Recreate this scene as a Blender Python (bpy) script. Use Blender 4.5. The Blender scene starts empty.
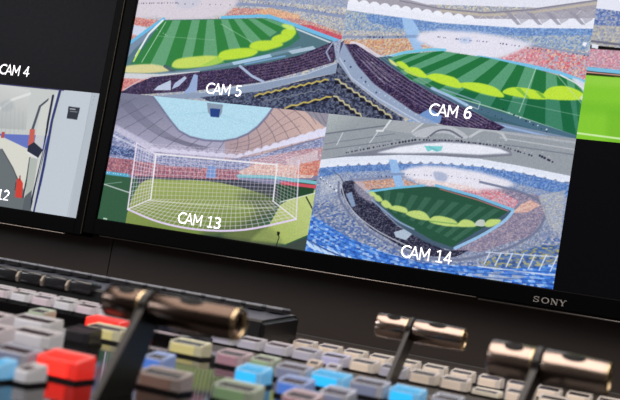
import bpy, bmesh, math, random
import numpy as np
from mathutils import Vector, Matrix
C = bpy.context.scene.collection
sc = bpy.context.scene
rnd = random.Random(7)
# ------------------------------------------------------------------ camera, world, lights, exposure
cam_d = bpy.data.cameras.new('camera'); cam = bpy.data.objects.new('camera', cam_d); C.objects.link(cam)
cam.location = (0.859572, -1.263692, -0.052561); cam.rotation_euler = (1.6546, -0.1705, 0.4044)
cam_d.sensor_width = 36; cam_d.lens = 1140.55 / 620 * 36; cam_d.clip_start = .01
cam_d.dof.use_dof = True; cam_d.dof.focus_distance = 1.36; cam_d.dof.aperture_fstop = 17
sc.camera = cam
world = bpy.data.worlds.new('room'); sc.world = world; world.use_nodes = True
world.node_tree.nodes['Background'].inputs[0].default_value = (1.0, .9, .84, 1)
world.node_tree.nodes['Background'].inputs[1].default_value = .06
def area(name, loc, target, size, power, col):
    d = bpy.data.lights.new(name, 'AREA'); d.shape = 'RECTANGLE'; d.size, d.size_y = size; d.energy = power; d.color = col
    o = bpy.data.objects.new(name, d); C.objects.link(o); o.location = loc
    o.rotation_euler = (Vector(target) - Vector(loc)).to_track_quat('-Z', 'Y').to_euler(); return o
area('ceiling_lamp', (.6, -1.2, 1.3), (.6, -1.19, 0), (3.0, 2.3), 60, (1, .90, .84))
area('left_lamp', (-1.6, -1.9, .7), (.4, -.5, -.1), (.8, .5), 9, (.92, .94, 1))
sc.view_settings.view_transform = 'Standard'; sc.view_settings.look = 'None'
sc.view_settings.exposure = 0; sc.view_settings.gamma = 1; sc.view_settings.use_curve_mapping = False
sc.cycles.use_denoising = True

# ------------------------------------------------------------------ helpers
def lin(c):
    return tuple((x / 255 / 12.92) if x / 255 <= .04045 else ((x / 255 + .055) / 1.055) ** 2.4 for x in c)
MATS = {}
def mat(name, col, rough=.5, metal=0, emit=None, estr=1, coat=0, noise=0, nscale=200, alpha=1, trans=0, spec=.5, stretch=None):
    if name in MATS: return MATS[name]
    m = bpy.data.materials.new(name); m.use_nodes = True; nt = m.node_tree; b = nt.nodes['Principled BSDF']
    c = lin(col) + (1,)
    b.inputs['Base Color'].default_value = c; b.inputs['Roughness'].default_value = rough; b.inputs['Metallic'].default_value = metal
    b.inputs['Coat Weight'].default_value = coat; b.inputs['Specular IOR Level'].default_value = spec
    b.inputs['Transmission Weight'].default_value = trans
    if emit: b.inputs['Emission Color'].default_value = lin(emit) + (1,); b.inputs['Emission Strength'].default_value = estr
    tc = nt.nodes.new('ShaderNodeTexCoord'); mp = nt.nodes.new('ShaderNodeMapping'); nz = nt.nodes.new('ShaderNodeTexNoise')
    nz.inputs['Scale'].default_value = nscale; mp.inputs['Scale'].default_value = stretch or (1, 1, 1)
    nt.links.new(tc.outputs['Object'], mp.inputs[0]); nt.links.new(mp.outputs[0], nz.inputs['Vector'])
    mr = nt.nodes.new('ShaderNodeMapRange'); nt.links.new(nz.outputs[0], mr.inputs[0])
    mr.inputs[3].default_value = max(0, rough - .05 - noise * .3); mr.inputs[4].default_value = min(1, rough + .05 + noise * .3)
    nt.links.new(mr.outputs[0], b.inputs['Roughness'])
    if noise:
        mx = nt.nodes.new('ShaderNodeMix'); mx.data_type = 'RGBA'; nt.links.new(nz.outputs[0], mx.inputs[0])
        mx.inputs[6].default_value = tuple(x * (1 - noise) for x in c[:3]) + (1,); mx.inputs[7].default_value = tuple(min(1, x * (1 + noise)) for x in c[:3]) + (1,)
        nt.links.new(mx.outputs[2], b.inputs['Base Color'])
    MATS[name] = m; return m
def link(name, bm, m, parent=None, smooth=False):
    me = bpy.data.meshes.new(name); bmesh.ops.recalc_face_normals(bm, faces=bm.faces[:]); bm.to_mesh(me); bm.free()
    if isinstance(m, (list, tuple)):
        for x in m: me.materials.append(x)
    else: me.materials.append(m)
    if smooth:
        for p in me.polygons: p.use_smooth = True
    o = bpy.data.objects.new(name, me); C.objects.link(o)
    if parent: o.parent = parent
    return o
def empty(name, loc, label, cat, group=None):
    o = bpy.data.objects.new(name, None); C.objects.link(o); o.location = loc; o.empty_display_size = .02
    o['label'] = label; o['category'] = cat
    if group: o['group'] = group
    return o
def box(bm, x0, x1, y0, y1, z0, z1, bev=0, seg=2):
    g = bmesh.ops.create_cube(bm, size=1); vs = g['verts']
    for v in vs: v.co = Vector(((x0 + x1) / 2 + v.co.x * (x1 - x0), (y0 + y1) / 2 + v.co.y * (y1 - y0), (z0 + z1) / 2 + v.co.z * (z1 - z0)))
    if bev:
        es = list({e for v in vs for e in v.link_edges}); bmesh.ops.bevel(bm, geom=es, offset=bev, segments=seg, affect='EDGES', profile=.5)
    return bm
def bx(*a, **k): return box(bmesh.new(), *a, **k)
def extrude_profile(pts, a, b, axis='x', bm=None, bev=0):
    """closed profile (two coords) swept between a and b along an axis"""
    bm = bm or bmesh.new(); r = []
    for t in (a, b):
        r.append([bm.verts.new((t, p[0], p[1]) if axis == 'x' else ((p[0], t, p[1]) if axis == 'y' else (p[0], p[1], t))) for p in pts])
    n = len(pts); bm.faces.new(r[0]); bm.faces.new(list(reversed(r[1])))
    for i in range(n): bm.faces.new((r[0][i], r[0][(i + 1) % n], r[1][(i + 1) % n], r[1][i]))
    if bev: bmesh.ops.bevel(bm, geom=bm.edges[:], offset=bev, segments=2, affect='EDGES')
    return bm
def lathe_x(prof, seg=48, bm=None, c=(0, 0, 0)):
    """profile of (x, radius) revolved about the x axis"""
    bm = bm or bmesh.new(); rings = []
    for x, r in prof:
        rings.append([bm.verts.new((c[0] + x, c[1] + r * math.cos(2 * math.pi * k / seg), c[2] + r * math.sin(2 * math.pi * k / seg))) for k in range(seg)])
    for a, b in zip(rings, rings[1:]):
        for k in range(seg): bm.faces.new((a[k], a[(k + 1) % seg], b[(k + 1) % seg], b[k]))
    return bm

# ------------------------------------------------------------------ painter for the pictures the screens show (tile coordinates, 0..2000)
PW, PH = 880, 496
class Canvas:
    def __init__(s, seed):
        s.a = np.zeros((PH, PW, 3), np.float32) + .02; s.r = np.random.default_rng(seed)
    def pts(s, f):
        p = np.array(f, np.float32).reshape(-1, 2) / 2000; p[:, 0] *= PW; p[:, 1] *= PH; return p
    def curve(s, p, closed):
        n = len(p); out = []
        for i in range(n if closed else n - 1):
            g = (lambda k: p[k % n]) if closed else (lambda k: p[min(max(k, 0), n - 1)])
            p0, p1, p2, p3 = g(i - 1), g(i), g(i + 1), g(i + 2)
            for t in (0, .2, .4, .6, .8): out.append(.5 * (2 * p1 + (p2 - p0) * t + (2 * p0 - 5 * p1 + 4 * p2 - p3) * t * t + (3 * p1 - p0 - 3 * p2 + p3) * t ** 3))
        if not closed: out.append(p[-1])
        return np.array(out, np.float32)
    def win(s, p, m):
        x0, x1 = int(max(0, p[:, 0].min() - m)), int(min(PW, p[:, 0].max() + m + 1)); y0, y1 = int(max(0, p[:, 1].min() - m)), int(min(PH, p[:, 1].max() + m + 1))
        if x1 <= x0 or y1 <= y0: return None
        Y, X = np.mgrid[y0:y1, x0:x1].astype(np.float32); return x0, x1, y0, y1, X + .5, Y + .5
    def mask(s, p, soft=0):
        w = s.win(p, 2 + soft * 8)
        if w is None: return None
        x0, x1, y0, y1, X, Y = w; m = np.zeros(X.shape, bool)
        for (ax, ay), (bx_, by) in zip(p, np.roll(p, -1, 0)):
            if ay == by: continue
            c = ((ay > Y) != (by > Y)) & (X < (bx_ - ax) * (Y - ay) / (by - ay) + ax); m ^= c
        m = m.astype(np.float32)
        k = int(soft * 4)
        for _ in range(2 if k else 0):
            for ax in (0, 1):
                if m.shape[ax] < 2 * k + 2: continue
                pad = [(0, 0), (0, 0)]; pad[ax] = (k + 1, k); cs = np.cumsum(np.pad(m, pad, mode='edge'), axis=ax); n = m.shape[ax]
                m = (np.take(cs, range(2 * k + 1, 2 * k + 1 + n), axis=ax) - np.take(cs, range(0, n), axis=ax)) / (2 * k + 1)
        return (x0, x1, y0, y1, X, Y), m
    def put(s, w, m, col):
        x0, x1, y0, y1 = w[:4]; s.a[y0:y1, x0:x1] = s.a[y0:y1, x0:x1] * (1 - m[..., None]) + col * m[..., None]
    def P(s, f, col, al, smooth, soft):
        p = s.pts(f); p = s.curve(p, True) if smooth else p; r = s.mask(p, soft)
        if r: s.put(r[0], r[1] * al, np.array(col, np.float32) / 255)
    def G(s, f, c0, c1, ab, al, smooth):
        p = s.pts(f); p = s.curve(p, True) if smooth else p; r = s.mask(p)
        if r:
            q = s.pts(ab); d = q[1] - q[0]; t = np.clip(((r[0][4] - q[0][0]) * d[0] + (r[0][5] - q[0][1]) * d[1]) / (d @ d), 0, 1)[..., None]
            s.put(r[0], r[1] * al, (np.array(c0, np.float32) * (1 - t) + np.array(c1, np.float32) * t) / 255)
    def S(s, f, cols, cell, al, smooth, slant):
        p = s.pts(f); r = s.mask(s.curve(p, True) if smooth else p)
        if r:
            cw, ch = cell[0] * 1.5, cell[1] * 1.6; X, Y = r[0][4], r[0][5]
            j = (Y / ch).astype(int); i = ((X + (j * 37 % 11) / 11 * cw) / cw).astype(int)
            tab = s.r.integers(0, len(cols), (512, 1024)); br = s.r.uniform(.9, 1.08, (512, 1024)).astype(np.float32)
            base = np.array(cols, np.float32); base = base.mean(0) + (base - base.mean(0)) * (.66 if base.mean() > 110 else 1.25)
            c = base[tab[j % 512, i % 1024]] / 255 * br[j % 512, i % 1024][..., None]
            s.put(r[0], r[1] * al, c)
    def L(s, f, w, col, al, smooth):
        p = s.pts(f); p = s.curve(p, False) if smooth and len(p) > 2 else p; hw = w * 3.9 / 2; r = s.win(p, hw + 2)
        if r is None: return
        X, Y = r[4], r[5]; m = np.zeros(X.shape, np.float32)
        for a, b in zip(p, p[1:]):
            d = b - a; L2 = max(float(d @ d), 1e-6); t = np.clip(((X - a[0]) * d[0] + (Y - a[1]) * d[1]) / L2, 0, 1)
            m = np.maximum(m, np.clip(hw + .5 - np.hypot(X - a[0] - t * d[0], Y - a[1] - t * d[1]), 0, 1))
        s.put(r, m * al, np.array(col, np.float32) / 255)
    def D(s, f, n, rad, col, al):
        p = s.pts(f)
        for k in range(n):
            t = (k + s.r.uniform(-.3, .3)) / max(1, n - 1) * (len(p) - 1); i = int(min(max(t, 0), len(p) - 2)); q = p[i] + (p[i + 1] - p[i]) * (t - i)
            rr = rad * 3.9 / 2 * s.r.uniform(.7, 1.25); w = s.win(q[None], rr + 2)
            if w is None: continue
            s.put(w, np.clip(rr + .5 - np.hypot(w[4] - q[0], w[5] - q[1]), 0, 1) * al, np.array(col, np.float32) / 255)
VW, VH = 440, 248
GRAIN = {3: .03, 4: .03, 5: .035, 6: .035, 7: .012, 8: .008}
def view_material():
    m = bpy.data.materials.new('screen_picture'); m.use_nodes = True; nt = m.node_tree; b = nt.nodes['Principled BSDF']
    at = nt.nodes.new('ShaderNodeAttribute'); at.attribute_name = 'picture'
    b.inputs['Base Color'].default_value = (.002, .002, .003, 1); b.inputs['Roughness'].default_value = .35; b.inputs['Specular IOR Level'].default_value = .06
    nt.links.new(at.outputs['Color'], b.inputs['Emission Color']); b.inputs['Emission Strength'].default_value = 1.0
    return m
VIEWM = view_material()
def camera_view(name, x0, z0, w, h, y, ops, parent, label, seed):
    cv = Canvas(seed)
    for o in ops: getattr(cv, o[0])(*o[1:])
    g = cv.r.normal(0, 1, (PH // 2, PW // 2)).repeat(2, 0).repeat(2, 1)[..., None]; sat = np.abs(cv.a.max(2) - cv.a.min(2))[..., None]
    a = np.clip(cv.a * (1 + g * GRAIN.get(seed, .05)) , 0, 1)
    a = a.reshape(VH, 2, VW, 2, 3).mean((1, 3))
    a = np.where(a <= .04045, a / 12.92, ((a + .055) / 1.055) ** 2.4)
    X, Z = np.meshgrid(x0 + (np.arange(VW) / (VW - 1)) * w, z0 + (np.arange(VH) / (VH - 1)) * h)
    co = np.stack([X, np.full_like(X, y), Z], -1).reshape(-1, 3).astype(np.float32)
    i = np.arange(VW * VH).reshape(VH, VW); f = np.stack([i[:-1, :-1], i[:-1, 1:], i[1:, 1:], i[1:, :-1]], -1).reshape(-1, 4)
    me = bpy.data.meshes.new(name); me.vertices.add(len(co)); me.vertices.foreach_set('co', co.ravel())
    me.loops.add(f.size); me.loops.foreach_set('vertex_index', f.ravel().astype(np.int32))
    me.polygons.add(len(f)); me.polygons.foreach_set('loop_start', np.arange(0, f.size, 4, dtype=np.int32)); me.polygons.foreach_set('loop_total', np.full(len(f), 4, np.int32))
    me.update(); at = me.color_attributes.new('picture', 'FLOAT_COLOR', 'POINT')
    at.data.foreach_set('color', np.concatenate([a.reshape(-1, 3), np.ones((len(co), 1))], 1).astype(np.float32).ravel())
    me.materials.append(VIEWM); o = bpy.data.objects.new(name, me); C.objects.link(o); o.parent = parent; o['label'] = label; return o
WHITE = mat('caption_white', (235, 235, 240), .6, emit=(240, 240, 244), estr=1)
def ac(cx, cz, rx, rz, a0, a1, n=18): return [(cx + rx * math.cos(math.radians(a0 + (a1 - a0) * k / n)), cz + rz * math.sin(math.radians(a0 + (a1 - a0) * k / n))) for k in range(n + 1)]
GLYPH = {'C': (.66, [ac(.45, .5, .40, .45, 48, 312)]), 'A': (.70, [[(.03, 0), (.35, .97), (.67, 0)], [(.15, .31), (.55, .31)]]),
         'M': (.86, [[(.10, 0), (.10, .95), (.42, .30), (.74, .95), (.74, 0)]]), ' ': (.36, []),
         '1': (.64, [[(.12, .84), (.33, .95), (.33, .05)], [(.12, .05), (.56, .05)]]),
         '2': (.64, [ac(.30, .70, .23, .25, 155, -35) + [(.08, .05), (.56, .05)]]),
         '3': (.64, [ac(.28, .73, .24, .22, 140, -90) + ac(.28, .28, .27, .23, 90, -140)]),
         '4': (.64, [[(.42, 0), (.42, .95), (.06, .28), (.60, .28)]]),
         '5': (.64, [[(.50, .95), (.14, .95), (.14, .57)] + ac(.27, .32, .26, .27, 118, -130)]),
         '6': (.64, [ac(.33, .31, .22, .26, 0, 360), ac(.44, .46, .33, .49, 70, 200)])}
def caption(text, xc, z, size, y, parent, right=None):
    SX = 1.14; wd = sum(GLYPH[c][0] for c in text) * size * SX; x = (xc - wd / 2) if right is None else right - wd
    bm = bmesh.new(); hw = size * .06
    for c in text:
        for st in GLYPH[c][1]:
            P = [Vector((x + px * size * SX, z + pz_ * size)) for px, pz_ in st]
            for a, b in zip(P, P[1:]):
                d = (b - a).normalized(); n = Vector((-d.y, d.x)) * hw; e = d * hw * .5
                bm.faces.new([bm.verts.new((q.x, y, q.y)) for q in (a - e + n, b + e + n, b + e - n, a - e - n)])
        x += GLYPH[c][0] * size * SX
    o = link('caption', bm, WHITE, parent); o['label'] = 'white caption reading ' + text; return o

# ------------------------------------------------------------------ materials
M_BEZ = mat('black_bezel', (6, 6, 7), .4, spec=.05)
M_TRIM = mat('dark_chrome_trim', (150, 143, 138), .33, metal=1)
M_OFF = mat('unlit_screen', (3, 3, 5), .35, emit=(7, 7, 9), estr=1, spec=.06)
M_OFF2 = mat('unlit_screen_grey', (3, 3, 5), .35, emit=(16, 16, 20), estr=1, spec=.06)
M_FASCIA = mat('dark_brown_fascia', (62, 55, 52), .5, noise=.06, nscale=30, stretch=(1, 1, 12), spec=.3)
M_DECK = mat('dark_brown_deck', (60, 53, 49), .42, noise=.05, nscale=60, spec=.35)
M_GLOSS = mat('black_gloss_panel', (12, 11, 12), .05, spec=.5)
M_BLACKP = mat('black_plastic', (16, 16, 18), .4)
M_KEYD = mat('keyboard_deck', (84, 87, 98), .3, spec=.6)
M_CAPD = mat('dark_keycap', (38, 38, 42), .25, coat=.5)
M_BRONZE = mat('bronze_metal', (184, 164, 152), .22, metal=1, noise=.04, nscale=300, stretch=(1, 20, 20))
M_BRONZE2 = mat('dark_bronze_metal', (104, 88, 78), .24, metal=1, noise=.04, nscale=300, stretch=(1, 20, 20))
M_BRASS = mat('brass_ring', (225, 200, 160), .25, metal=1)
M_ARM = mat('black_lever_arm', (26, 23, 22), .35)
M_RECESS_SHADE = mat('recess_shade_dark', (10, 8, 8), .6)
M_PAINT = mat('room_paint', (70, 66, 64), .8)

# ------------------------------------------------------------------ setting
def structure(name, bm, m):
    o = link(name, bm, m); o['kind'] = 'structure'; return o
SY = .03
bm = bmesh.new()
box(bm, -1.6, .0098, SY, SY + .02, -.0999, .9); box(bm, .0112, 2.2, SY, SY + .02, -.0999, .9); box(bm, -1.6, 2.2, SY + .02, SY + .03, -.0999, .9)
structure('wall_back', bm, M_FASCIA)
structure('floor', bx(-1.6, 2.2, -3.2, .1, -.87, -.85), M_PAINT)

# ------------------------------------------------------------------ monitors (screen surface is the plane y = 0, feeds start at x = 0, z = 0)
TW, TH = .3024, .1701
def monitor(x0, x1, z0, z1, label, bez_l, bez_r, bez_b, bez_t, trims, side_highlights):
    r = empty('monitor', ((x0 + x1) / 2, .0, z0), label, 'monitor', None)
    off = Vector(r.location)
    def sh(bm): bmesh.ops.translate(bm, vec=-off, verts=bm.verts[:]); return bm
    bm = bmesh.new()
    box(bm, x0, x0 + bez_l, -.004, .024, z0, z1, .0012); box(bm, x1 - bez_r, x1, -.004, .024, z0, z1, .0012)
    box(bm, x0 + bez_l - .001, x1 - bez_r + .001, -.004, .024, z0, z0 + bez_b, .0012); box(bm, x0 + bez_l - .001, x1 - bez_r + .001, -.004, .024, z1 - bez_t, z1, .0012)
    link('bezel', sh(bm), M_BEZ, r)
    link('back_housing', sh(bx(x0 + .01, x1 - .01, .006, .0295, z0 + .012, z1 - .01, .002)), M_BLACKP, r)
    link('screen', sh(bx(x0 + bez_l - .0005, x1 - bez_r + .0005, .0008, .005, z0 + bez_b - .0005, z1 - bez_t + .0005)), M_OFF, r)
    for (a, b, zz, rr) in trims:
        t = link('trim_strip', sh(lathe_x([(a, 0), (a, rr), (b, rr), (b, 0)], 16, c=(0, -.0046, zz))), M_TRIM, r, True); t['label'] = 'thin bright metal strip under the bezel'
    for xx in side_highlights:
        t = link('edge_highlight', sh(bx(xx - .0006, xx + .0006, -.0052, -.0036, z0 + .002, z1 - .002, .0003)), M_EDGE_HI, r); t['label'] = 'thin brownish highlight strip down the side edge'
    return r, off
M_EDGE_HI = mat('edge_highlight_brown', (62, 54, 44), .4, metal=.6)  # colour of the highlight along the bezel's side edge, built as a strip
monB, offB = monitor(-.0172, 1.2268, -.0215, .70, 'large black-framed monitor at right showing four stadium camera pictures', .0168, .0172, .0212, .0172,
                     [(.0112, .5215, -.0224, .0007), (.5244, 1.22, -.0240, .0011)], [])
monA, offA = monitor(-1.262, -.0180, -.0255, .70, 'large black-framed monitor cut off at the left, showing a corridor picture', .0172, .0138, .0212, .0172,
                     [(-1.25, -.0445, -.0268, .0007)], [-.0187])
def tile(ops, x0, z0, mon_, off, label, seed):
    return camera_view('camera_view', x0 - off.x, z0 - off.z, TW, TH, -.0002 - off.y, ops, mon_, label, seed)
TILES={
'T5':[
('S',[38,-589,2136,-363,2085,2296,-171,2141],[(150,160,188),(188,186,184),(205,192,160),(118,138,182),(175,178,190),(222,214,200)],(3,3),1,0,0),
('S',[854,1659,2024,1766,2009,1570,967,1607],[(120,140,185),(150,165,200),(175,180,195)],(3,3),0.7,0,0),
('L',[976,1529,1300,1530,1583,1497,1996,1434],3,(130,145,185),0.8,0),
('D',[1220,1569,1993,1463],14,1.2,(90,100,140),1),
('P',[-111,1653,990,1750,987,1515,897,1365,704,1250,308,1192,232,1232,-11,1173],(214,206,216),1,0,2),
('P',[361,1614,610,1637,610,1462,497,1403,401,1441],(190,195,215),0.5,1,1),
('D',[9,1444,406,1490],16,1.2,(85,75,105),1),
('D',[427,1476,920,1508],8,1.0,(90,85,110),1),
('S',[-37,1219,236,1200,167,1080,-42,1089],[(200,110,105),(222,170,155),(196,140,135),(232,208,198),(190,100,105)],(3,3),1,0,0),
('P',[-34,1106,139,1060,72,924,-29,896],(205,212,232),1,0,0),
('S',[-37,959,72,924,20,837,-42,829],[(200,110,105),(222,170,155),(196,140,135),(232,208,198),(190,100,105)],(3,3),0.8,0,0),
('S',[881,1332,954,1465,1230,1477,1501,1397,1767,1304,2022,1183,2004,1092,1896,1108,1608,1256,1272,1357],[(206,120,110),(222,165,140),(186,100,110),(226,196,170),(170,150,165)],(3,3),0.85,0,0),
('S',[1170,1424,1304,1499,1591,1422,1597,1361,1318,1362],[(225,165,130),(235,195,150)],(3,3),0.8,0,0),
('S',[1468,1271,1697,1281,2026,1139,1999,1061,1851,1103],[(200,50,80),(220,110,120),(190,80,100)],(3,3),0.8,0,0),
('P',[-38,200,-22,751,286,1205,1320,1347,1987,1089,1982,791,1135,448,567,288],(82,116,128),1,0,0),
('P',[-26,783,282,1237,308,1192,48,695,-15,525],(120,140,165),1,0,0),
('L',[-43,748,126,994,294,1222],3.2,(105,185,228),1,0),
('L',[865,1307,1242,1370,1366,1352],3,(110,190,230),1,0),
('L',[1298,1376,1610,1241,1971,1073],3.4,(112,185,228),1,0),
('L',[1303,1330,1616,1189,1940,1024],1.4,(215,225,235),0.9,0),
('P',[287,1197,1302,1338,1565,1236,1628,1077,1550,946,1290,760,974,595,549,443,4,367],(52,118,86),1,0,0),
('P',[287,1197,388,1208,233,447,79,441],(46,126,62),1,0,0),
('P',[388,1210,468,1219,392,484,233,447],(98,160,118),1,0,0),
('P',[467,1221,577,1233,544,568,392,484],(46,126,62),1,0,0),
('P',[576,1235,655,1244,650,598,544,568],(98,160,118),1,0,0),
('P',[655,1246,723,1253,754,643,650,598],(46,126,62),1,0,0),
('P',[723,1255,791,1263,895,693,754,643],(98,160,118),1,0,0),
('P',[791,1265,859,1272,1003,769,895,693],(46,126,62),1,0,0),
('P',[859,1274,926,1282,1100,844,1003,769],(98,160,118),1,0,0),
('P',[926,1284,983,1290,1198,910,1100,844],(46,126,62),1,0,0),
('P',[983,1292,1050,1299,1284,990,1198,910],(98,160,118),1,0,0),
('P',[1049,1301,1116,1308,1351,1059,1284,990],(46,126,62),1,0,0),
('P',[1116,1311,1182,1318,1408,1142,1351,1059],(98,160,118),1,0,0),
('P',[1181,1320,1247,1327,1466,1210,1408,1142],(46,126,62),1,0,0),
('P',[1247,1329,1303,1335,1536,1248,1466,1210],(98,160,118),1,0,0),
('L',[320,1177,153,516],0.9,(190,220,200),0.8,0),
('L',[287,1197,171,967,80,602],2,(232,240,240),1,0),
('L',[109,703,69,520],1.8,(190,225,90),1,0),
('L',[866,1205,1295,884],0.7,(170,210,180),0.6,0),
('L',[256,945,837,951],0.6,(150,195,160),0.5,0),
('D',[254,1041,367,958],5,0.8,(200,220,220),1),
('P',[-33,329,-4,430,217,492,372,482,469,432,255,354],(214,208,150),1,1,0.6),
('P',[460,509,509,611,719,686,874,706,958,655,871,565,643,487,505,468],(196,216,98),1,1,0.6),
('P',[897,678,915,774,1015,833,1165,867,1263,833,1216,751,1070,685,939,652],(188,222,62),1,1,0.5),
('P',[1183,870,1194,948,1283,997,1423,1006,1484,953,1390,880,1300,838],(188,222,62),1,1,0.5),
('P',[1378,986,1379,1062,1457,1117,1560,1106,1548,1052,1472,982],(188,222,62),1,1,0.5),
('P',[1448,1116,1460,1179,1530,1217,1580,1177,1570,1100,1506,1093],(188,222,62),1,1,0.5),
('P',[1444,1238,1459,1270,1545,1249,1569,1191,1495,1198],(200,228,110),1,1,0.5),
('P',[893,709,843,639,737,532,973,610],(120,190,70),0.4,0,0),
('L',[392,484,503,405,574,399],3,(70,90,100),0.9,1),
('L',[-46,263,258,322,601,419,1068,623,1643,927],3,(120,150,168),0.8,0),
('P',[1037,634,1379,802,1403,760,1061,591],(170,200,225),1,0,0),
('P',[1539,869,1757,972,1788,930,1581,828],(180,200,220),0.9,0,0),
('L',[1163,621,1520,790],1.6,(120,160,200),1,0),
('P',[1523,760,1658,793,1689,752,1575,707],(150,185,215),1,0,0),
('P',[-59,197,-11,316,357,352,746,455,732,406,268,244],(205,208,215),1,0,0),
('S',[-42,-26,-22,234,266,260,96,123,9,-18],[(215,130,120),(190,80,90),(225,170,160)],(3,2),0.9,0,0),
('S',[-49,-59,57,101,282,294,556,381,1048,543,1392,682,1654,823,1920,1051,1975,1028,1968,759,1681,571,1352,372,780,163,392,57],[(48,38,72),(66,52,92),(88,72,100),(38,32,58),(60,45,75)],(3,2),1,0,0),
('L',[1322,642,1658,786,1931,1023],0.6,(140,125,140),0.5,0),
('L',[1299,593,1645,737,1936,974],0.6,(140,125,140),0.5,0),
('L',[1276,544,1632,689,1941,926],0.6,(140,125,140),0.5,0),
('L',[1253,495,1619,640,1946,877],0.6,(140,125,140),0.5,0),
('L',[1230,446,1606,592,1951,829],0.6,(140,125,140),0.5,0),
('L',[1207,397,1593,543,1956,780],0.6,(140,125,140),0.5,0),
('L',[262,291,607,372,1123,554],0.5,(110,95,125),0.4,0),
('L',[268,244,613,323,1129,502],0.5,(110,95,125),0.4,0),
('L',[273,197,618,273,1135,451],0.5,(110,95,125),0.4,0),
('L',[279,150,624,224,1140,399],0.5,(110,95,125),0.4,0),
('L',[285,104,630,175,1146,348],0.5,(110,95,125),0.4,0),
('P',[327,94,359,162,478,275,496,120],(188,200,224),1,0,0),
('P',[504,137,523,234,609,357,632,329,568,194],(176,190,218),1,0,0),
('L',[22,48,167,229,290,311],1.2,(205,190,200),0.9,0),
('P',[670,84,620,92,667,193,693,400,734,390,752,143],(150,172,212),1,0,0),
('L',[1120,584,1249,449,1370,375],2.4,(168,184,214),1,0),
('L',[1928,1053,1882,897,1929,784],1.5,(150,160,190),1,0),
('P',[-43,-107,783,133,1352,364,1729,547,2003,764,2046,681,2035,620,1694,452,1366,237,938,64,303,-52,-18,-135],(140,156,182),1,0,0.5),
('L',[784,125,1353,357,1730,540,1987,747],0.8,(195,205,220),0.9,0),
('S',[792,56,1366,237,1695,438,2035,620,2139,635,2071,-155,1202,-154],[(58,64,90),(74,82,110),(48,52,74),(90,100,125)],(4,3),1,0,0),
('L',[1310,153,1350,199,1382,191],1.5,(196,178,96),0.95,0),
('P',[1321,139,1352,181,1383,183,1358,131],(30,30,44),1,0,0),
('L',[1382,191,1422,237,1453,229],1.5,(196,178,96),0.95,0),
('P',[1393,177,1424,220,1454,221,1430,169],(30,30,44),1,0,0),
('L',[1453,229,1493,275,1524,266],1.5,(196,178,96),0.95,0),
('P',[1464,215,1495,257,1525,259,1501,207],(30,30,44),1,0,0),
('L',[1524,266,1564,313,1595,304],1.5,(196,178,96),0.95,0),
('P',[1535,253,1566,295,1596,297,1571,245],(30,30,44),1,0,0),
('L',[1595,304,1635,350,1665,341],1.5,(196,178,96),0.95,0),
('P',[1606,291,1636,332,1666,334,1642,282],(30,30,44),1,0,0),
('L',[1665,341,1705,387,1735,378],1.5,(196,178,96),0.95,0),
('P',[1676,328,1706,370,1736,371,1712,319],(30,30,44),1,0,0),
('L',[1735,378,1774,424,1804,415],1.5,(196,178,96),0.95,0),
('P',[1745,365,1776,406,1805,408,1781,356],(30,30,44),1,0,0),
('L',[1804,415,1843,461,1874,452],1.5,(196,178,96),0.95,0),
('P',[1815,402,1845,443,1874,445,1851,393],(30,30,44),1,0,0),
('L',[1874,452,1912,497,1942,489],1.5,(196,178,96),0.95,0),
('P',[1884,439,1914,480,1943,481,1919,430],(30,30,44),1,0,0),
('L',[1603,18,1660,76,1702,75],1.5,(196,178,96),0.95,0),
('P',[1614,5,1662,59,1703,68,1667,9],(30,30,44),1,0,0),
('L',[1702,75,1759,133,1800,132],1.5,(196,178,96),0.95,0),
('P',[1713,62,1760,115,1801,125,1766,66],(30,30,44),1,0,0),
('L',[1800,132,1856,190,1898,189],1.5,(196,178,96),0.95,0),
('P',[1811,119,1858,172,1898,181,1863,122],(30,30,44),1,0,0),
('L',[1898,189,1953,246,1994,245],1.5,(196,178,96),0.95,0),
('P',[1908,175,1955,228,1995,237,1960,179],(30,30,44),1,0,0),
('L',[1384,73,1427,118,1460,111],1.2,(120,126,140),0.8,0),
('L',[1460,111,1503,156,1535,149],1.2,(120,126,140),0.8,0),
('L',[1535,149,1578,194,1610,187],1.2,(120,126,140),0.8,0),
('L',[1610,187,1652,231,1684,224],1.2,(120,126,140),0.8,0),
('L',[1684,224,1726,268,1758,261],1.2,(120,126,140),0.8,0),
('L',[1758,261,1800,305,1832,298],1.2,(120,126,140),0.8,0),
('L',[1832,298,1873,342,1905,334],1.2,(120,126,140),0.8,0),
('S',[1928,1053,2086,1161,2125,604,2009,706,1966,863],[(150,165,195),(190,190,200),(120,135,170)],(3,3),1,0,0),
('P',[1984,940,2019,1034,2083,1012,2122,633,2046,681,1988,822],(158,172,200),0.9,1,0.6),
],
'T6':[
('S',[-60,-178,2040,-146,2010,2153,-60,1984],[(150,160,188),(188,186,184),(205,192,160),(118,138,182),(175,178,190),(222,214,200)],(3,3),1,0,0),
('P',[-45,1835,2043,2019,2058,1747,-27,1656],(226,227,240),1,0,0),
('P',[-33,1806,485,1749,789,1648,1156,1627,1504,1705,2031,1894,2057,1583,1596,1533,1127,1511,799,1533,462,1556,20,1631],(164,160,172),1,0,0),
('L',[45,1558,81,1637,151,1554],0.7,(205,205,215),0.8,0),
('L',[35,1662,128,1611],0.6,(125,122,140),0.6,0),
('L',[169,1548,205,1625,274,1543],0.7,(205,205,215),0.8,0),
('L',[159,1651,251,1600],0.6,(125,122,140),0.6,0),
('L',[292,1537,327,1614,396,1533],0.7,(205,205,215),0.8,0),
('L',[282,1639,373,1589],0.6,(125,122,140),0.6,0),
('L',[413,1526,449,1603,516,1522],0.7,(205,205,215),0.8,0),
('L',[403,1628,493,1578],0.6,(125,122,140),0.6,0),
('L',[534,1516,568,1592,635,1512],0.7,(205,205,215),0.8,0),
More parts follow.
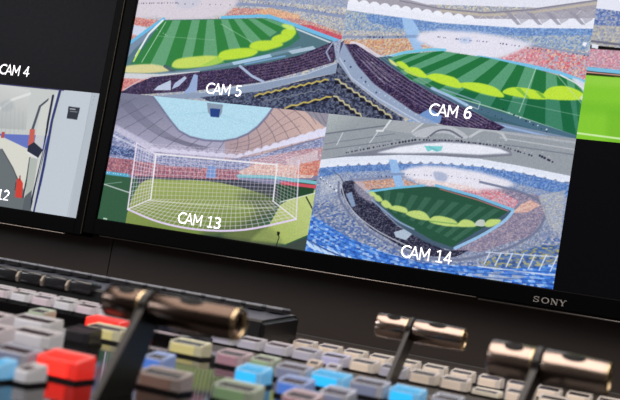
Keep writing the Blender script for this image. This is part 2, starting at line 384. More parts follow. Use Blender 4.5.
('L',[524,1617,613,1568],0.6,(125,122,140),0.6,0),
('L',[652,1505,687,1581,753,1501],0.7,(205,205,215),0.8,0),
('L',[643,1606,731,1557],0.6,(125,122,140),0.6,0),
('L',[770,1495,804,1571,869,1491],0.7,(205,205,215),0.8,0),
('L',[760,1595,848,1546],0.6,(125,122,140),0.6,0),
('L',[886,1485,920,1560,984,1481],0.7,(205,205,215),0.8,0),
('L',[877,1584,963,1536],0.6,(125,122,140),0.6,0),
('L',[999,1497,1033,1572,1096,1493],0.7,(205,205,215),0.8,0),
('L',[990,1596,1075,1548],0.6,(125,122,140),0.6,0),
('L',[1111,1509,1144,1583,1207,1505],0.7,(205,205,215),0.8,0),
('L',[1102,1608,1187,1559],0.6,(125,122,140),0.6,0),
('L',[1221,1531,1254,1605,1316,1527],0.7,(205,205,215),0.8,0),
('L',[1212,1629,1296,1581],0.6,(125,122,140),0.6,0),
('L',[1330,1552,1362,1626,1424,1548],0.7,(205,205,215),0.8,0),
('L',[1321,1650,1404,1602],0.6,(125,122,140),0.6,0),
('L',[1438,1573,1470,1647,1531,1569],0.7,(205,205,215),0.8,0),
('L',[1429,1671,1511,1623],0.6,(125,122,140),0.6,0),
('L',[1544,1594,1576,1667,1637,1590],0.7,(205,205,215),0.8,0),
('L',[1536,1691,1617,1644],0.6,(125,122,140),0.6,0),
('L',[1650,1615,1682,1688,1742,1611],0.7,(205,205,215),0.8,0),
('L',[1642,1712,1722,1664],0.6,(125,122,140),0.6,0),
('L',[1755,1636,1786,1708,1845,1632],0.7,(205,205,215),0.8,0),
('L',[1746,1732,1826,1685],0.6,(125,122,140),0.6,0),
('L',[1858,1656,1890,1728,1948,1652],0.7,(205,205,215),0.8,0),
('L',[1850,1752,1929,1705],0.6,(125,122,140),0.6,0),
('L',[1961,1677,1992,1748,2050,1672],0.7,(205,205,215),0.8,0),
('L',[1953,1772,2031,1725],0.6,(125,122,140),0.6,0),
('L',[793,1605,1161,1578,1508,1649,2021,1839],2.2,(200,190,168),0.7,0),
('L',[446,1716,790,1633,1158,1613,1505,1691,2018,1880],1,(120,118,135),0.8,0),
('P',[-18,1657,329,1602,799,1533,1126,1525,1593,1568,2053,1637,2066,1475,1450,1433,810,1426,469,1476,-6,1538],(232,234,247),1,0,0),
('P',[9,1652,30,1707,75,1696,110,1617],(236,238,250),1,1,0),
('P',[103,1639,124,1693,169,1682,203,1604],(236,238,250),1,1,0),
('P',[196,1626,217,1680,262,1669,295,1591],(236,238,250),1,1,0),
('P',[289,1612,309,1666,353,1656,387,1578],(236,238,250),1,1,0),
('P',[380,1599,401,1653,445,1643,478,1565],(236,238,250),1,1,0),
('P',[471,1587,492,1640,535,1630,568,1553],(236,238,250),1,1,0),
('P',[562,1574,582,1627,625,1617,657,1540],(236,238,250),1,1,0),
('P',[651,1561,671,1614,714,1604,746,1527],(236,238,250),1,1,0),
('P',[740,1549,760,1601,802,1591,834,1515],(236,238,250),1,1,0),
('P',[828,1536,848,1589,890,1578,921,1503],(236,238,250),1,1,0),
('P',[915,1524,935,1576,977,1566,1008,1491],(236,238,250),1,1,0),
('P',[1002,1511,1021,1563,1063,1554,1094,1478],(236,238,250),1,1,0),
('P',[1306,1643,1362,1634,1454,1476,1423,1472],(150,148,165),0.85,0,0),
('P',[1385,1637,1506,1677,1502,1551,1453,1490],(170,168,182),0.7,0,0),
('P',[1469,1659,1524,1651,1615,1493,1584,1490],(150,148,165),0.85,0,0),
('P',[1547,1653,1666,1693,1662,1568,1613,1507],(170,168,182),0.7,0,0),
('P',[1614,1674,1668,1666,1758,1509,1728,1506],(150,148,165),0.85,0,0),
('P',[1691,1668,1809,1708,1804,1583,1757,1523],(170,168,182),0.7,0,0),
('P',[1795,1693,1848,1684,1936,1529,1907,1526],(150,148,165),0.85,0,0),
('P',[1871,1687,1986,1726,1982,1602,1935,1543],(170,168,182),0.7,0,0),
('S',[-6,1538,469,1476,809,1433,1450,1433,2065,1489,2076,1178,1549,1194,824,1276,7,1241],[(120,148,196),(165,182,204),(196,194,176),(105,138,190),(180,190,200)],(3,3),1,0,0),
('S',[166,1496,469,1476,809,1433,1450,1433,2065,1489,2057,1406,1460,1323,821,1305,486,1310,221,1384],[(88,128,196),(105,145,205),(130,165,215),(75,112,185),(150,180,215)],(3,3),0.85,0,0),
('L',[17,1138,746,1224,1076,1192,1549,1194,2044,1120],2.4,(140,150,178),0.9,0),
('D',[225,1162,346,1169],6,1.3,(45,48,85),1),
('D',[463,1191,564,1203],5,1.2,(50,55,95),1),
('S',[22,1094,599,1185,714,1033,406,906,179,935,51,978],[(214,184,130),(206,146,112),(214,200,172),(190,120,108),(196,190,190)],(3,3),1,0,0),
('P',[486,1478,572,1465,635,1341,721,1048,632,1022,565,1188,518,1328],(158,192,232),1,0,0),
('P',[536,1228,661,1243,665,1200,549,1186],(135,160,200),1,0,0),
('S',[673,1114,776,1084,814,1031,714,1033],[(214,184,130),(206,146,112),(214,200,172),(190,120,108),(196,190,190)],(3,2),1,0,0),
('S',[1296,966,1533,1192,1781,1154,2054,1094,2058,689,1698,800],[(214,120,130),(190,190,205),(160,170,205),(225,195,165),(215,80,95)],(3,3),1,0,0),
('S',[1296,966,1490,1159,1694,1102,1686,935,1494,937],[(206,90,108),(222,150,160),(232,204,206),(186,180,205),(214,130,120)],(3,3),0.8,0,0),
('P',[635,1167,658,1272,818,1333,1103,1337,1385,1286,1584,1226,1505,1161,1420,1066,1257,961,1095,982,847,1035,714,1119],(226,224,238),1,0,1.6),
('D',[811,1232,878,1225],4,1.1,(55,60,105),1),
('D',[960,1221,1091,1208],7,1.1,(55,60,105),1),
('D',[1130,1213,1211,1208],4,1.1,(55,60,105),1),
('D',[1314,1200,1457,1183],6,1.1,(55,60,105),1),
('D',[1536,1165,1667,1153],5,1.1,(55,60,105),1),
('D',[1843,1135,1993,1113],5,1.1,(55,60,105),1),
('P',[991,1239,1079,1249,1077,1178,1005,1169],(175,195,230),0.6,1,0.6),
('P',[1941,1297,1971,1287,1961,1232,1937,1256],(235,240,250),1,0,0),
('L',[391,882,561,977,763,1046,886,1054],2.6,(120,196,228),1,0),
('L',[1159,990,1335,964,1573,920,1806,856,2023,752],3,(120,192,232),1,0),
('L',[1095,982,1338,937,1576,879,1810,816],1.2,(222,190,185),0.9,0),
('P',[327,837,518,979,409,877,504,774],(210,215,225),1,0,0),
('L',[96,1058,187,1025,301,922,429,851],3.5,(222,216,228),0.9,1),
('P',[290,862,440,910,1125,661,2039,390,2009,-45,1651,25,1174,135,780,439],(62,98,112),1,0,0),
('P',[427,872,563,955,863,1037,1247,981,1575,893,1887,793,2014,683,2003,35,1577,177,1028,407,640,590],(46,124,72),1,0,0),
('P',[1918,769,1856,804,1994,53,2014,77],(92,158,122),0.92,0,0),
('P',[1856,804,1778,830,1895,82,1994,53],(32,112,60),0.92,0,0),
('P',[1778,830,1700,857,1756,126,1895,82],(92,158,122),0.92,0,0),
('P',[1700,857,1622,883,1575,190,1756,126],(32,112,60),0.92,0,0),
('P',[1622,883,1535,910,1446,251,1575,190],(92,158,122),0.92,0,0),
('P',[1535,910,1472,927,1316,312,1446,251],(32,112,60),0.92,0,0),
('P',[1472,927,1408,944,1168,372,1316,312],(92,158,122),0.92,0,0),
('P',[1408,944,1335,964,1027,421,1168,372],(32,112,60),0.92,0,0),
('P',[1335,964,1263,983,882,483,1027,421],(92,158,122),0.92,0,0),
('P',[1263,983,1182,996,762,537,882,483],(32,112,60),0.92,0,0),
('P',[1182,996,1093,1007,657,593,762,537],(92,158,122),0.92,0,0),
('P',[1093,1007,995,1020,592,655,657,593],(32,112,60),0.92,0,0),
('P',[995,1020,896,1033,545,707,592,655],(92,158,122),0.92,0,0),
('P',[896,1033,799,1020,506,759,545,707],(32,112,60),0.92,0,0),
('P',[799,1020,702,993,476,799,506,759],(92,158,122),0.92,0,0),
('P',[702,993,612,969,448,831,476,799],(32,112,60),0.92,0,0),
('P',[612,969,523,933,427,865,448,831],(92,158,122),0.92,0,0),
('P',[893,542,1382,448,1984,516,2003,35,1577,177,1156,328],(10,80,70),0.35,0,0),
('P',[436,866,481,836,521,776,468,798],(214,226,130),1,1,0.4),
('P',[500,817,548,845,615,767,567,739],(190,226,62),1,1,0.4),
('P',[577,726,639,778,707,758,784,647,676,653],(190,226,62),1,1,0.4),
('P',[776,653,828,711,927,703,1020,660,1064,539,907,572],(190,226,62),1,1,0.4),
('P',[1053,566,1073,618,1208,631,1339,581,1411,467,1253,484],(190,226,62),1,1,0.4),
('P',[1399,520,1446,604,1569,615,1679,577,1740,491,1581,479],(190,226,62),1,1,0.4),
('P',[1707,513,1742,642,1858,686,1983,624,2005,533,1837,493],(190,226,62),1,1,0.4),
('P',[1485,603,1523,609,1611,484,1581,479],(70,150,70),0.5,0,0),
('P',[1640,585,1679,577,1731,503,1701,498],(60,140,60),0.5,0,0),
('L',[1620,899,1544,281],0.8,(190,220,200),0.7,0),
('L',[1778,838,2003,465],0.7,(190,220,200),0.6,0),
('L',[1028,407,1397,284,2003,35],0.9,(200,220,215),0.8,0),
('L',[1383,435,2017,306],0.6,(160,200,180),0.5,0),
('P',[1901,801,2027,712,2032,470,1982,543,1997,626],(215,218,235),0.95,1,0.6),
('L',[1809,829,1920,750,2034,632],1,(235,235,240),1,0),
('L',[905,416,1158,301,1642,133,2006,-5],6,(74,108,130),0.9,0),
('L',[831,504,987,414,1133,311],2.4,(158,192,226),1,0),
('L',[921,503,1232,369],1,(140,170,190),0.9,0),
('L',[1233,355,1225,270,1124,323],0.8,(190,210,215),0.8,0),
('P',[524,573,646,534,687,454,611,456,539,503],(150,186,218),0.9,0,0),
('L',[440,736,552,635,659,564],2,(165,190,220),0.9,0),
('D',[1435,290,1785,49],7,1.4,(40,50,75),1),
('D',[1461,267,1767,87],5,1.3,(220,225,240),1),
('D',[1156,328,1407,175],6,1,(40,50,80),1),
('P',[1174,135,1411,121,2013,-4,2014,-97,1585,-96,1189,-30],(120,140,165),1,0,0),
('L',[1175,122,1415,80,1882,-28],1.6,(150,175,215),1,0),
('S',[28,1035,132,1048,370,843,640,590,846,435,1163,246,1456,59,1387,-36,1191,-57,943,12,717,143,345,489,182,729,57,920],[(48,38,72),(66,52,92),(88,72,100),(38,32,58),(60,45,75)],(3,2),1,0,0),
('L',[106,956,350,606,739,261,1189,-30],0.6,(168,160,190),0.55,0),
('L',[130,965,382,628,772,283,1210,-7],0.6,(168,160,190),0.55,0),
('L',[154,974,414,649,806,305,1232,15],0.6,(168,160,190),0.55,0),
('L',[177,982,446,670,839,327,1253,37],0.6,(168,160,190),0.55,0),
('L',[201,991,477,692,872,348,1275,59],0.6,(168,160,190),0.55,0),
('L',[225,1000,509,713,905,370,1296,81],0.6,(168,160,190),0.55,0),
('L',[248,1009,540,734,938,392,1318,103],0.6,(168,160,190),0.55,0),
('L',[271,1018,571,755,971,413,1339,125],0.6,(168,160,190),0.55,0),
('L',[208,821,438,503],0.8,(225,225,235),0.4,0),
('L',[252,812,477,537],0.8,(225,225,235),0.4,0),
('L',[296,804,516,572],0.8,(225,225,235),0.4,0),
('P',[680,9,842,221,949,125,942,25],(120,160,215),0.9,0,0),
('P',[-30,998,25,1064,182,729,345,489,717,143,927,9,825,-37,640,73,421,239,151,519,26,708],(148,164,192),1,0,0.5),
('L',[14,825,148,548,417,282,779,11],1.2,(190,200,220),0.9,0),
('D',[220,529,817,46],14,1,(205,215,235),1),
('D',[52,800,373,377],5,1.6,(60,75,110),1),
('S',[-59,935,3,764,152,504,422,225,643,45,618,-45,-18,-67],[(60,66,92),(80,88,112),(46,50,70),(98,104,126)],(4,3),1,0,0),
('L',[2,512,41,508,64,457],1.3,(205,196,150),0.95,0),
('P',[-1,497,38,485,64,450,11,437],(24,24,38),1,0,0),
('L',[64,457,102,453,125,402],1.3,(205,196,150),0.95,0),
('P',[61,442,99,430,126,395,73,382],(24,24,38),1,0,0),
('L',[125,402,163,398,186,348],1.3,(205,196,150),0.95,0),
('P',[122,387,161,376,187,341,134,328],(24,24,38),1,0,0),
('L',[186,348,224,344,246,294],1.3,(205,196,150),0.95,0),
('P',[183,333,221,322,247,287,195,274],(24,24,38),1,0,0),
('L',[246,294,285,290,307,240],1.3,(205,196,150),0.95,0),
('P',[244,279,282,268,307,233,255,220],(24,24,38),1,0,0),
('L',[307,240,345,236,366,187],1.3,(205,196,150),0.95,0),
('P',[304,225,342,214,367,180,315,166],(24,24,38),1,0,0),
('L',[366,187,404,183,426,134],1.3,(205,196,150),0.95,0),
('P',[364,172,401,161,427,126,375,113],(24,24,38),1,0,0),
('L',[426,134,463,130,485,81],1.3,(205,196,150),0.95,0),
('P',[423,119,461,108,486,74,435,60],(24,24,38),1,0,0),
('L',[485,81,522,77,544,28],1.3,(205,196,150),0.95,0),
('P',[482,66,519,55,545,21,494,8],(24,24,38),1,0,0),
('L',[19,263,54,260,74,210],1.3,(205,196,150),0.95,0),
('P',[16,248,52,237,74,203,25,189],(24,24,38),1,0,0),
('L',[74,210,109,207,128,157],1.3,(205,196,150),0.95,0),
('P',[71,195,106,184,129,150,80,136],(24,24,38),1,0,0),
('L',[128,157,164,154,183,104],1.3,(205,196,150),0.95,0),
('P',[126,142,161,131,183,97,134,83],(24,24,38),1,0,0),
('L',[183,104,218,101,237,52],1.3,(205,196,150),0.95,0),
('P',[180,89,215,79,237,45,188,31],(24,24,38),1,0,0),
('L',[237,52,272,49,290,0],1.3,(205,196,150),0.95,0),
('P',[234,37,269,27,291,-7,242,-22],(24,24,38),1,0,0),
('S',[-63,964,31,1095,-9,792,-47,639],[(48,38,72),(66,52,92),(88,72,100),(38,32,58),(60,45,75)],(3,3),0.8,0,0),
],
'T13':[
('P',[-459,2138,2120,2220,2070,-259,-139,-373],(128,128,158),1,0,0),
('G',[-247,2169,394,2041,503,1807,676,1524,915,1413,1135,1423,1165,1155,706,1096,237,1225,-100,1418],(120,122,145),(168,165,190),[305,1932,398,1161],1,0),
('L',[-45,1909,154,1654,471,1394,884,1253],0.6,(95,95,118),0.7,1),
('L',[-20,1905,178,1652,498,1393,900,1261],0.6,(95,95,118),0.7,1),
('L',[5,1901,202,1651,525,1393,915,1269],0.6,(95,95,118),0.7,1),
('L',[30,1897,226,1650,552,1393,930,1277],0.6,(95,95,118),0.7,1),
('L',[55,1893,251,1649,579,1392,946,1285],0.6,(95,95,118),0.7,1),
('L',[80,1889,275,1648,605,1392,961,1293],0.6,(95,95,118),0.7,1),
('L',[105,1885,299,1646,632,1392,976,1301],0.6,(95,95,118),0.7,1),
('L',[-59,1682,160,1941],0.7,(90,90,112),0.7,0),
('L',[-56,1490,294,1851],0.7,(90,90,112),0.7,0),
('L',[42,1379,387,1756],0.7,(90,90,112),0.7,0),
('L',[199,1281,468,1675],0.7,(90,90,112),0.7,0),
('L',[351,1215,571,1568],0.7,(90,90,112),0.7,0),
('L',[500,1149,703,1467],0.7,(90,90,112),0.7,0),
('L',[664,1118,848,1400],0.7,(90,90,112),0.7,0),
('L',[841,1122,985,1395],0.7,(90,90,112),0.7,0),
('L',[1012,1156,1098,1416],0.7,(90,90,112),0.7,0),
('P',[-14,1402,-3,1483,52,1461,74,1369],(196,194,218),0.8,1,0.5),
('P',[39,1371,50,1453,104,1430,126,1339],(196,194,218),0.8,1,0.5),
('P',[91,1341,102,1422,156,1400,178,1309],(196,194,218),0.8,1,0.5),
('P',[142,1310,153,1391,208,1370,229,1279],(196,194,218),0.8,1,0.5),
('P',[194,1280,205,1361,259,1339,280,1249],(196,194,218),0.8,1,0.5),
('P',[245,1250,256,1331,310,1309,331,1219],(196,194,218),0.8,1,0.5),
('P',[296,1220,307,1301,361,1279,382,1189],(196,194,218),0.8,1,0.5),
('P',[347,1190,358,1271,411,1250,432,1160],(196,194,218),0.8,1,0.5),
('G',[1137,1150,1104,1447,1265,1538,1403,1729,1508,2048,2048,2062,2060,1697,1792,1530,1452,1286],(170,150,158),(204,176,170),[1121,1298,1842,1909],1,0),
('L',[1223,1485,1228,1357,1199,1192],0.7,(110,96,110),0.8,1),
('L',[1308,1576,1333,1429,1325,1247],0.7,(110,96,110),0.8,1),
('L',[1372,1678,1437,1509,1468,1305],0.7,(110,96,110),0.8,1),
('L',[1433,1794,1537,1610,1607,1391],0.7,(110,96,110),0.8,1),
('L',[1475,1922,1618,1714,1726,1473],0.7,(110,96,110),0.8,1),
('L',[1531,2006,1705,1796,1843,1554],0.7,(110,96,110),0.8,1),
('L',[1647,2040,1821,1853,1960,1634],0.7,(110,96,110),0.8,1),
('L',[1159,1382,1379,1528,1577,1834,1738,2040],0.6,(135,112,120),0.7,1),
('L',[1166,1322,1386,1462,1588,1731,1752,1908],0.6,(135,112,120),0.7,1),
('L',[1172,1263,1393,1395,1599,1628,1766,1777],0.6,(135,112,120),0.7,1),
('L',[1179,1203,1401,1329,1610,1526,1780,1646],0.6,(135,112,120),0.7,1),
('P',[1738,2040,2008,2026,2018,1762,1918,1863],(132,134,152),0.8,0,0),
('L',[1794,2020,1904,1831],0.6,(100,100,120),0.8,0),
('L',[1848,2021,1948,1838],0.6,(100,100,120),0.8,0),
('L',[1902,2023,1991,1846],0.6,(100,100,120),0.8,0),
('P',[1236,1199,1241,1242,1271,1274,1304,1246],(222,222,246),0.95,1,0.4),
('P',[1311,1248,1315,1295,1348,1330,1385,1296],(222,222,246),0.95,1,0.4),
('P',[1385,1297,1388,1347,1425,1386,1466,1345],(222,222,246),0.95,1,0.4),
('P',[1458,1345,1461,1399,1502,1441,1546,1395],(222,222,246),0.95,1,0.4),
('P',[1531,1393,1534,1451,1578,1496,1625,1443],(222,222,246),0.95,1,0.4),
('P',[1604,1440,1606,1502,1654,1550,1704,1492],(222,222,246),0.95,1,0.4),
('P',[1676,1488,1678,1554,1729,1605,1783,1540],(222,222,246),0.95,1,0.4),
('P',[1748,1535,1749,1605,1804,1659,1861,1588],(222,222,246),0.95,1,0.4),
('P',[1819,1582,1820,1655,1878,1712,1938,1636],(222,222,246),0.95,1,0.4),
('P',[1890,1628,1891,1706,1952,1766,2015,1683],(222,222,246),0.95,1,0.4),
('P',[1961,1675,1961,1756,2025,1819,2092,1731],(222,222,246),0.95,1,0.4),
('P',[400,1145,413,1203,473,1206,500,1152],(214,212,236),0.9,1,0.4),
('P',[496,1152,509,1209,569,1212,595,1158],(214,212,236),0.9,1,0.4),
('P',[591,1158,604,1215,663,1218,689,1164],(214,212,236),0.9,1,0.4),
('P',[685,1164,698,1221,757,1224,783,1170],(214,212,236),0.9,1,0.4),
('P',[779,1170,792,1226,850,1230,876,1176],(214,212,236),0.9,1,0.4),
('P',[872,1176,885,1232,943,1236,968,1182],(214,212,236),0.9,1,0.4),
('P',[964,1182,977,1238,1034,1241,1060,1188],(214,212,236),0.9,1,0.4),
('P',[1055,1188,1068,1244,1125,1247,1151,1194],(214,212,236),0.9,1,0.4),
('P',[1146,1194,1159,1249,1216,1253,1241,1200],(214,212,236),0.9,1,0.4),
('P',[302,2043,1506,2063,1485,1999,1444,1871,1377,1709,1298,1581,1203,1496,1077,1435,914,1420,764,1447,647,1519,539,1672,414,1871],(178,218,236),1,0,0.6),
('L',[304,2027,416,1855,541,1656,649,1504,766,1432,916,1405,1078,1420,1205,1481,1308,1576,1388,1696,1454,1858,1508,2048],1.8,(110,112,145),0.8,0),
('L',[933,1847,482,1725],0.4,(150,190,215),0.5,0),
('L',[933,1847,595,1724],0.4,(150,190,215),0.5,0),
('L',[933,1847,707,1724],0.4,(150,190,215),0.5,0),
('L',[933,1847,818,1723],0.4,(150,190,215),0.5,0),
('L',[933,1847,928,1723],0.4,(150,190,215),0.5,0),
('L',[933,1847,1037,1722],0.4,(150,190,215),0.5,0),
('L',[933,1847,1145,1722],0.4,(150,190,215),0.5,0),
('L',[933,1847,1252,1721],0.4,(150,190,215),0.5,0),
('L',[933,1847,1357,1721],0.4,(150,190,215),0.5,0),
('P',[870,1975,1026,1970,1030,1848,1010,1767,932,1770,895,1840],(130,145,165),0.9,0,0),
('P',[908,1897,1010,1898,1009,1775,928,1769],(36,66,132),1,0,0),
('S',[-212,1463,9,1390,402,1130,902,1103,1277,1177,1795,1501,2084,1716,2054,1155,1306,912,529,906,-86,718],[(128,138,178),(168,172,200),(100,112,158),(190,190,212)],(4,2),1,0,0),
('L',[-104,1369,241,1194,508,1088],2,(225,225,240),0.6,0),
('S',[1369,1195,1803,1428,2026,1515,2018,1162,1388,1019],[(196,160,168),(215,190,192),(160,150,175),(180,120,130)],(3,2),1,0,0),
('P',[1685,1257,1961,1458,1967,1313,1742,1150],(230,222,226),0.5,0,0),
('S',[1260,993,1465,1169,1827,1197,1976,1139,1950,1046,1398,931],[(230,190,170),(214,160,150),(232,216,206)],(3,3),0.9,0,0),
('S',[1824,1226,2002,1320,2017,1089,1804,1074],[(215,110,90),(226,180,150),(190,90,90)],(3,2),0.8,0,0),
('S',[-107,969,247,975,623,956,1293,1030,1291,879,551,724,245,738,-101,747],[(186,104,112),(206,156,158),(140,84,104),(172,124,136),(104,84,112)],(3,3),1,0,0),
('P',[988,1029,1063,1044,1084,866,990,846],(120,150,205),1,0,0),
('S',[-91,1180,248,1132,263,1009,-82,1022],[(70,90,140),(120,140,185),(50,60,100)],(4,2),0.8,0,0),
('L',[-66,722,225,726],3.6,(84,166,200),1,0),
('D',[-45,726,214,732],10,0.9,(230,245,250),1),
('P',[-126,694,300,703,645,774,1861,881,2131,837,2058,-147,-37,-347],(52,92,66),1,0,0),
('P',[297,733,742,795,1310,883,1861,881,1879,709,365,591],(60,66,78),1,0,0),
('G',[311,-137,361,622,697,754,1081,804,1417,756,1611,679,1643,553,1469,291,1168,40,644,-57],(150,166,92),(120,140,72),[945,730,1013,138],1,1),
('P',[1299,640,1547,754,1685,666,1689,460,1547,250,1446,78,1224,-36,1025,35,1378,270,1501,506],(74,90,62),0.75,1,3),
('G',[1602,87,1711,598,1868,809,2078,927,2048,283,1815,51],(168,184,104),(190,204,132),[1757,169,1966,728],1,0),
('P',[1032,-23,1364,58,1605,58,1818,23,2223,-47,2247,-283,888,-452],(52,62,54),1,0,0),
('P',[1497,31,1816,37,2100,295,2058,-147,1523,-198],(62,70,66),0.9,0,0),
('P',[1233,56,1583,259,1769,55,1407,9],(108,120,72),0.9,1,2),
('P',[1497,31,1633,300,1823,54],(150,166,96),0.7,0,1),
('P',[1642,893,1988,1025,1983,819,1704,655],(38,70,46),1,0,0),
('L',[1706,641,1999,837],1,(220,230,210),0.9,0),
('L',[1285,938,1577,983,2010,985],3,(120,188,200),1,0),
('L',[1694,919,2016,928],3,(206,80,96),1,0),
('L',[-34,554,288,465],1,(205,215,215),0.9,0),
('L',[9,547,177,614],0.7,(150,180,170),0.7,0),
('L',[489,401,883,427,1446,494,1671,545],1.2,(200,215,170),0.6,0),
('L',[255,1244,288,215],0.75,(226,214,232),0.62,0),
('L',[283,1226,314,241],0.75,(226,214,232),0.62,0),
('L',[311,1207,341,266],0.75,(226,214,232),0.62,0),
('L',[338,1189,367,292],0.75,(226,214,232),0.62,0),
('L',[366,1170,393,317],0.75,(226,214,232),0.62,0),
('L',[394,1152,419,342],0.75,(226,214,232),0.62,0),
('L',[421,1134,445,368],0.75,(226,214,232),0.62,0),
('L',[449,1116,471,393],0.75,(226,214,232),0.62,0),
('L',[476,1098,497,418],0.75,(226,214,232),0.62,0),
('L',[255,1244,476,1098],0.75,(226,214,232),0.62,0),
('L',[257,1175,478,1052],0.75,(226,214,232),0.62,0),
('L',[259,1106,479,1007],0.75,(226,214,232),0.62,0),
('L',[262,1037,480,961],0.75,(226,214,232),0.62,0),
('L',[264,968,482,916],0.75,(226,214,232),0.62,0),
('L',[266,900,483,870],0.75,(226,214,232),0.62,0),
('L',[268,831,485,825],0.75,(226,214,232),0.62,0),
('L',[270,762,486,780],0.75,(226,214,232),0.62,0),
('L',[273,694,487,734],0.75,(226,214,232),0.62,0),
('L',[275,625,489,689],0.75,(226,214,232),0.62,0),
('L',[277,557,490,644],0.75,(226,214,232),0.62,0),
('L',[279,488,492,599],0.75,(226,214,232),0.62,0),
('L',[281,420,493,553],0.75,(226,214,232),0.62,0),
('L',[284,352,494,508],0.75,(226,214,232),0.62,0),
('L',[286,284,496,463],0.75,(226,214,232),0.62,0),
('L',[288,215,497,418],0.75,(226,214,232),0.62,0),
('L',[453,1124,497,418],0.6,(226,214,232),0.52,0),
('L',[494,1126,537,426],0.6,(226,214,232),0.52,0),
('L',[534,1129,577,433],0.6,(226,214,232),0.52,0),
('L',[575,1131,617,441],0.6,(226,214,232),0.52,0),
('L',[615,1133,656,449],0.6,(226,214,232),0.52,0),
('L',[655,1135,696,457],0.6,(226,214,232),0.52,0),
('L',[696,1137,735,464],0.6,(226,214,232),0.52,0),
('L',[736,1139,774,472],0.6,(226,214,232),0.52,0),
('L',[775,1141,813,480],0.6,(226,214,232),0.52,0),
('L',[815,1143,852,487],0.6,(226,214,232),0.52,0),
('L',[855,1145,891,495],0.6,(226,214,232),0.52,0),
('L',[894,1147,930,502],0.6,(226,214,232),0.52,0),
('L',[933,1149,968,510],0.6,(226,214,232),0.52,0),
('L',[973,1151,1007,517],0.6,(226,214,232),0.52,0),
('L',[1012,1153,1045,525],0.6,(226,214,232),0.52,0),
('L',[1051,1155,1083,532],0.6,(226,214,232),0.52,0),
('L',[1089,1157,1121,540],0.6,(226,214,232),0.52,0),
('L',[1128,1159,1159,547],0.6,(226,214,232),0.52,0),
('L',[1167,1161,1197,555],0.6,(226,214,232),0.52,0),
('L',[1205,1163,1235,562],0.6,(226,214,232),0.52,0),
('L',[1243,1165,1272,569],0.6,(226,214,232),0.52,0),
('L',[1282,1167,1310,577],0.6,(226,214,232),0.52,0),
('L',[1320,1169,1347,584],0.6,(226,214,232),0.52,0),
('L',[1358,1171,1385,591],0.6,(226,214,232),0.52,0),
('L',[1395,1173,1422,598],0.6,(226,214,232),0.52,0),
('L',[1433,1175,1459,606],0.6,(226,214,232),0.52,0),
('L',[1471,1177,1496,613],0.6,(226,214,232),0.52,0),
('L',[1508,1179,1532,620],0.6,(226,214,232),0.52,0),
('L',[1545,1181,1569,627],0.6,(226,214,232),0.52,0),
('L',[1583,1183,1606,634],0.6,(226,214,232),0.52,0),
('L',[1620,1185,1642,641],0.6,(226,214,232),0.52,0),
('L',[453,1124,1620,1185],0.6,(226,214,232),0.52,0),
('L',[457,1060,1622,1135],0.6,(226,214,232),0.52,0),
('L',[461,995,1624,1086],0.6,(226,214,232),0.52,0),
('L',[465,931,1626,1036],0.6,(226,214,232),0.52,0),
('L',[469,867,1628,987],0.6,(226,214,232),0.52,0),
('L',[473,802,1630,937],0.6,(226,214,232),0.52,0),
('L',[477,738,1632,888],0.6,(226,214,232),0.52,0),
('L',[481,674,1634,839],0.6,(226,214,232),0.52,0),
('L',[485,610,1636,789],0.6,(226,214,232),0.52,0),
('L',[489,546,1638,740],0.6,(226,214,232),0.52,0),
('L',[493,482,1640,691],0.6,(226,214,232),0.52,0),
('L',[497,418,1642,641],0.6,(226,214,232),0.52,0),
('L',[1620,1185,1642,641],0.6,(226,214,232),0.5,0),
('L',[1648,1193,1675,611],0.6,(226,214,232),0.5,0),
('L',[1676,1200,1709,581],0.6,(226,214,232),0.5,0),
('L',[1703,1208,1742,550],0.6,(226,214,232),0.5,0),
('L',[1731,1216,1775,520],0.6,(226,214,232),0.5,0),
('L',[1759,1223,1807,490],0.6,(226,214,232),0.5,0),
('L',[1786,1231,1840,460],0.6,(226,214,232),0.5,0),
('L',[1814,1238,1873,430],0.6,(226,214,232),0.5,0),
('L',[1620,1185,1814,1238],0.6,(226,214,232),0.5,0),
('L',[1621,1146,1818,1180],0.6,(226,214,232),0.5,0),
('L',[1623,1107,1822,1122],0.6,(226,214,232),0.5,0),
('L',[1625,1068,1827,1064],0.6,(226,214,232),0.5,0),
('L',[1626,1029,1831,1006],0.6,(226,214,232),0.5,0),
('L',[1628,990,1835,948],0.6,(226,214,232),0.5,0),
('L',[1629,952,1839,891],0.6,(226,214,232),0.5,0),
('L',[1631,913,1843,833],0.6,(226,214,232),0.5,0),
('L',[1633,874,1848,775],0.6,(226,214,232),0.5,0),
('L',[1634,835,1852,717],0.6,(226,214,232),0.5,0),
('L',[1636,796,1856,660],0.6,(226,214,232),0.5,0),
('L',[1637,758,1860,602],0.6,(226,214,232),0.5,0),
('L',[1639,719,1865,545],0.6,(226,214,232),0.5,0),
('L',[1640,680,1869,487],0.6,(226,214,232),0.5,0),
('L',[1642,641,1873,430],0.6,(226,214,232),0.5,0),
('L',[497,418,288,215],0.7,(226,214,232),0.62,0),
('L',[533,425,329,200],0.7,(226,214,232),0.62,0),
('L',[570,432,371,185],0.7,(226,214,232),0.62,0),
('L',[606,439,412,170],0.7,(226,214,232),0.62,0),
('L',[642,446,453,155],0.7,(226,214,232),0.62,0),
('L',[678,453,494,141],0.7,(226,214,232),0.62,0),
('L',[714,460,535,126],0.7,(226,214,232),0.62,0),
('L',[749,467,576,111],0.7,(226,214,232),0.62,0),
('L',[785,474,616,96],0.7,(226,214,232),0.62,0),
('L',[820,481,663,91],0.7,(226,214,232),0.62,0),
('L',[856,488,711,90],0.7,(226,214,232),0.62,0),
('L',[891,495,759,88],0.7,(226,214,232),0.62,0),
('L',[926,502,807,87],0.7,(226,214,232),0.62,0),
('L',[961,508,854,85],0.7,(226,214,232),0.62,0),
('L',[996,515,902,83],0.7,(226,214,232),0.62,0),
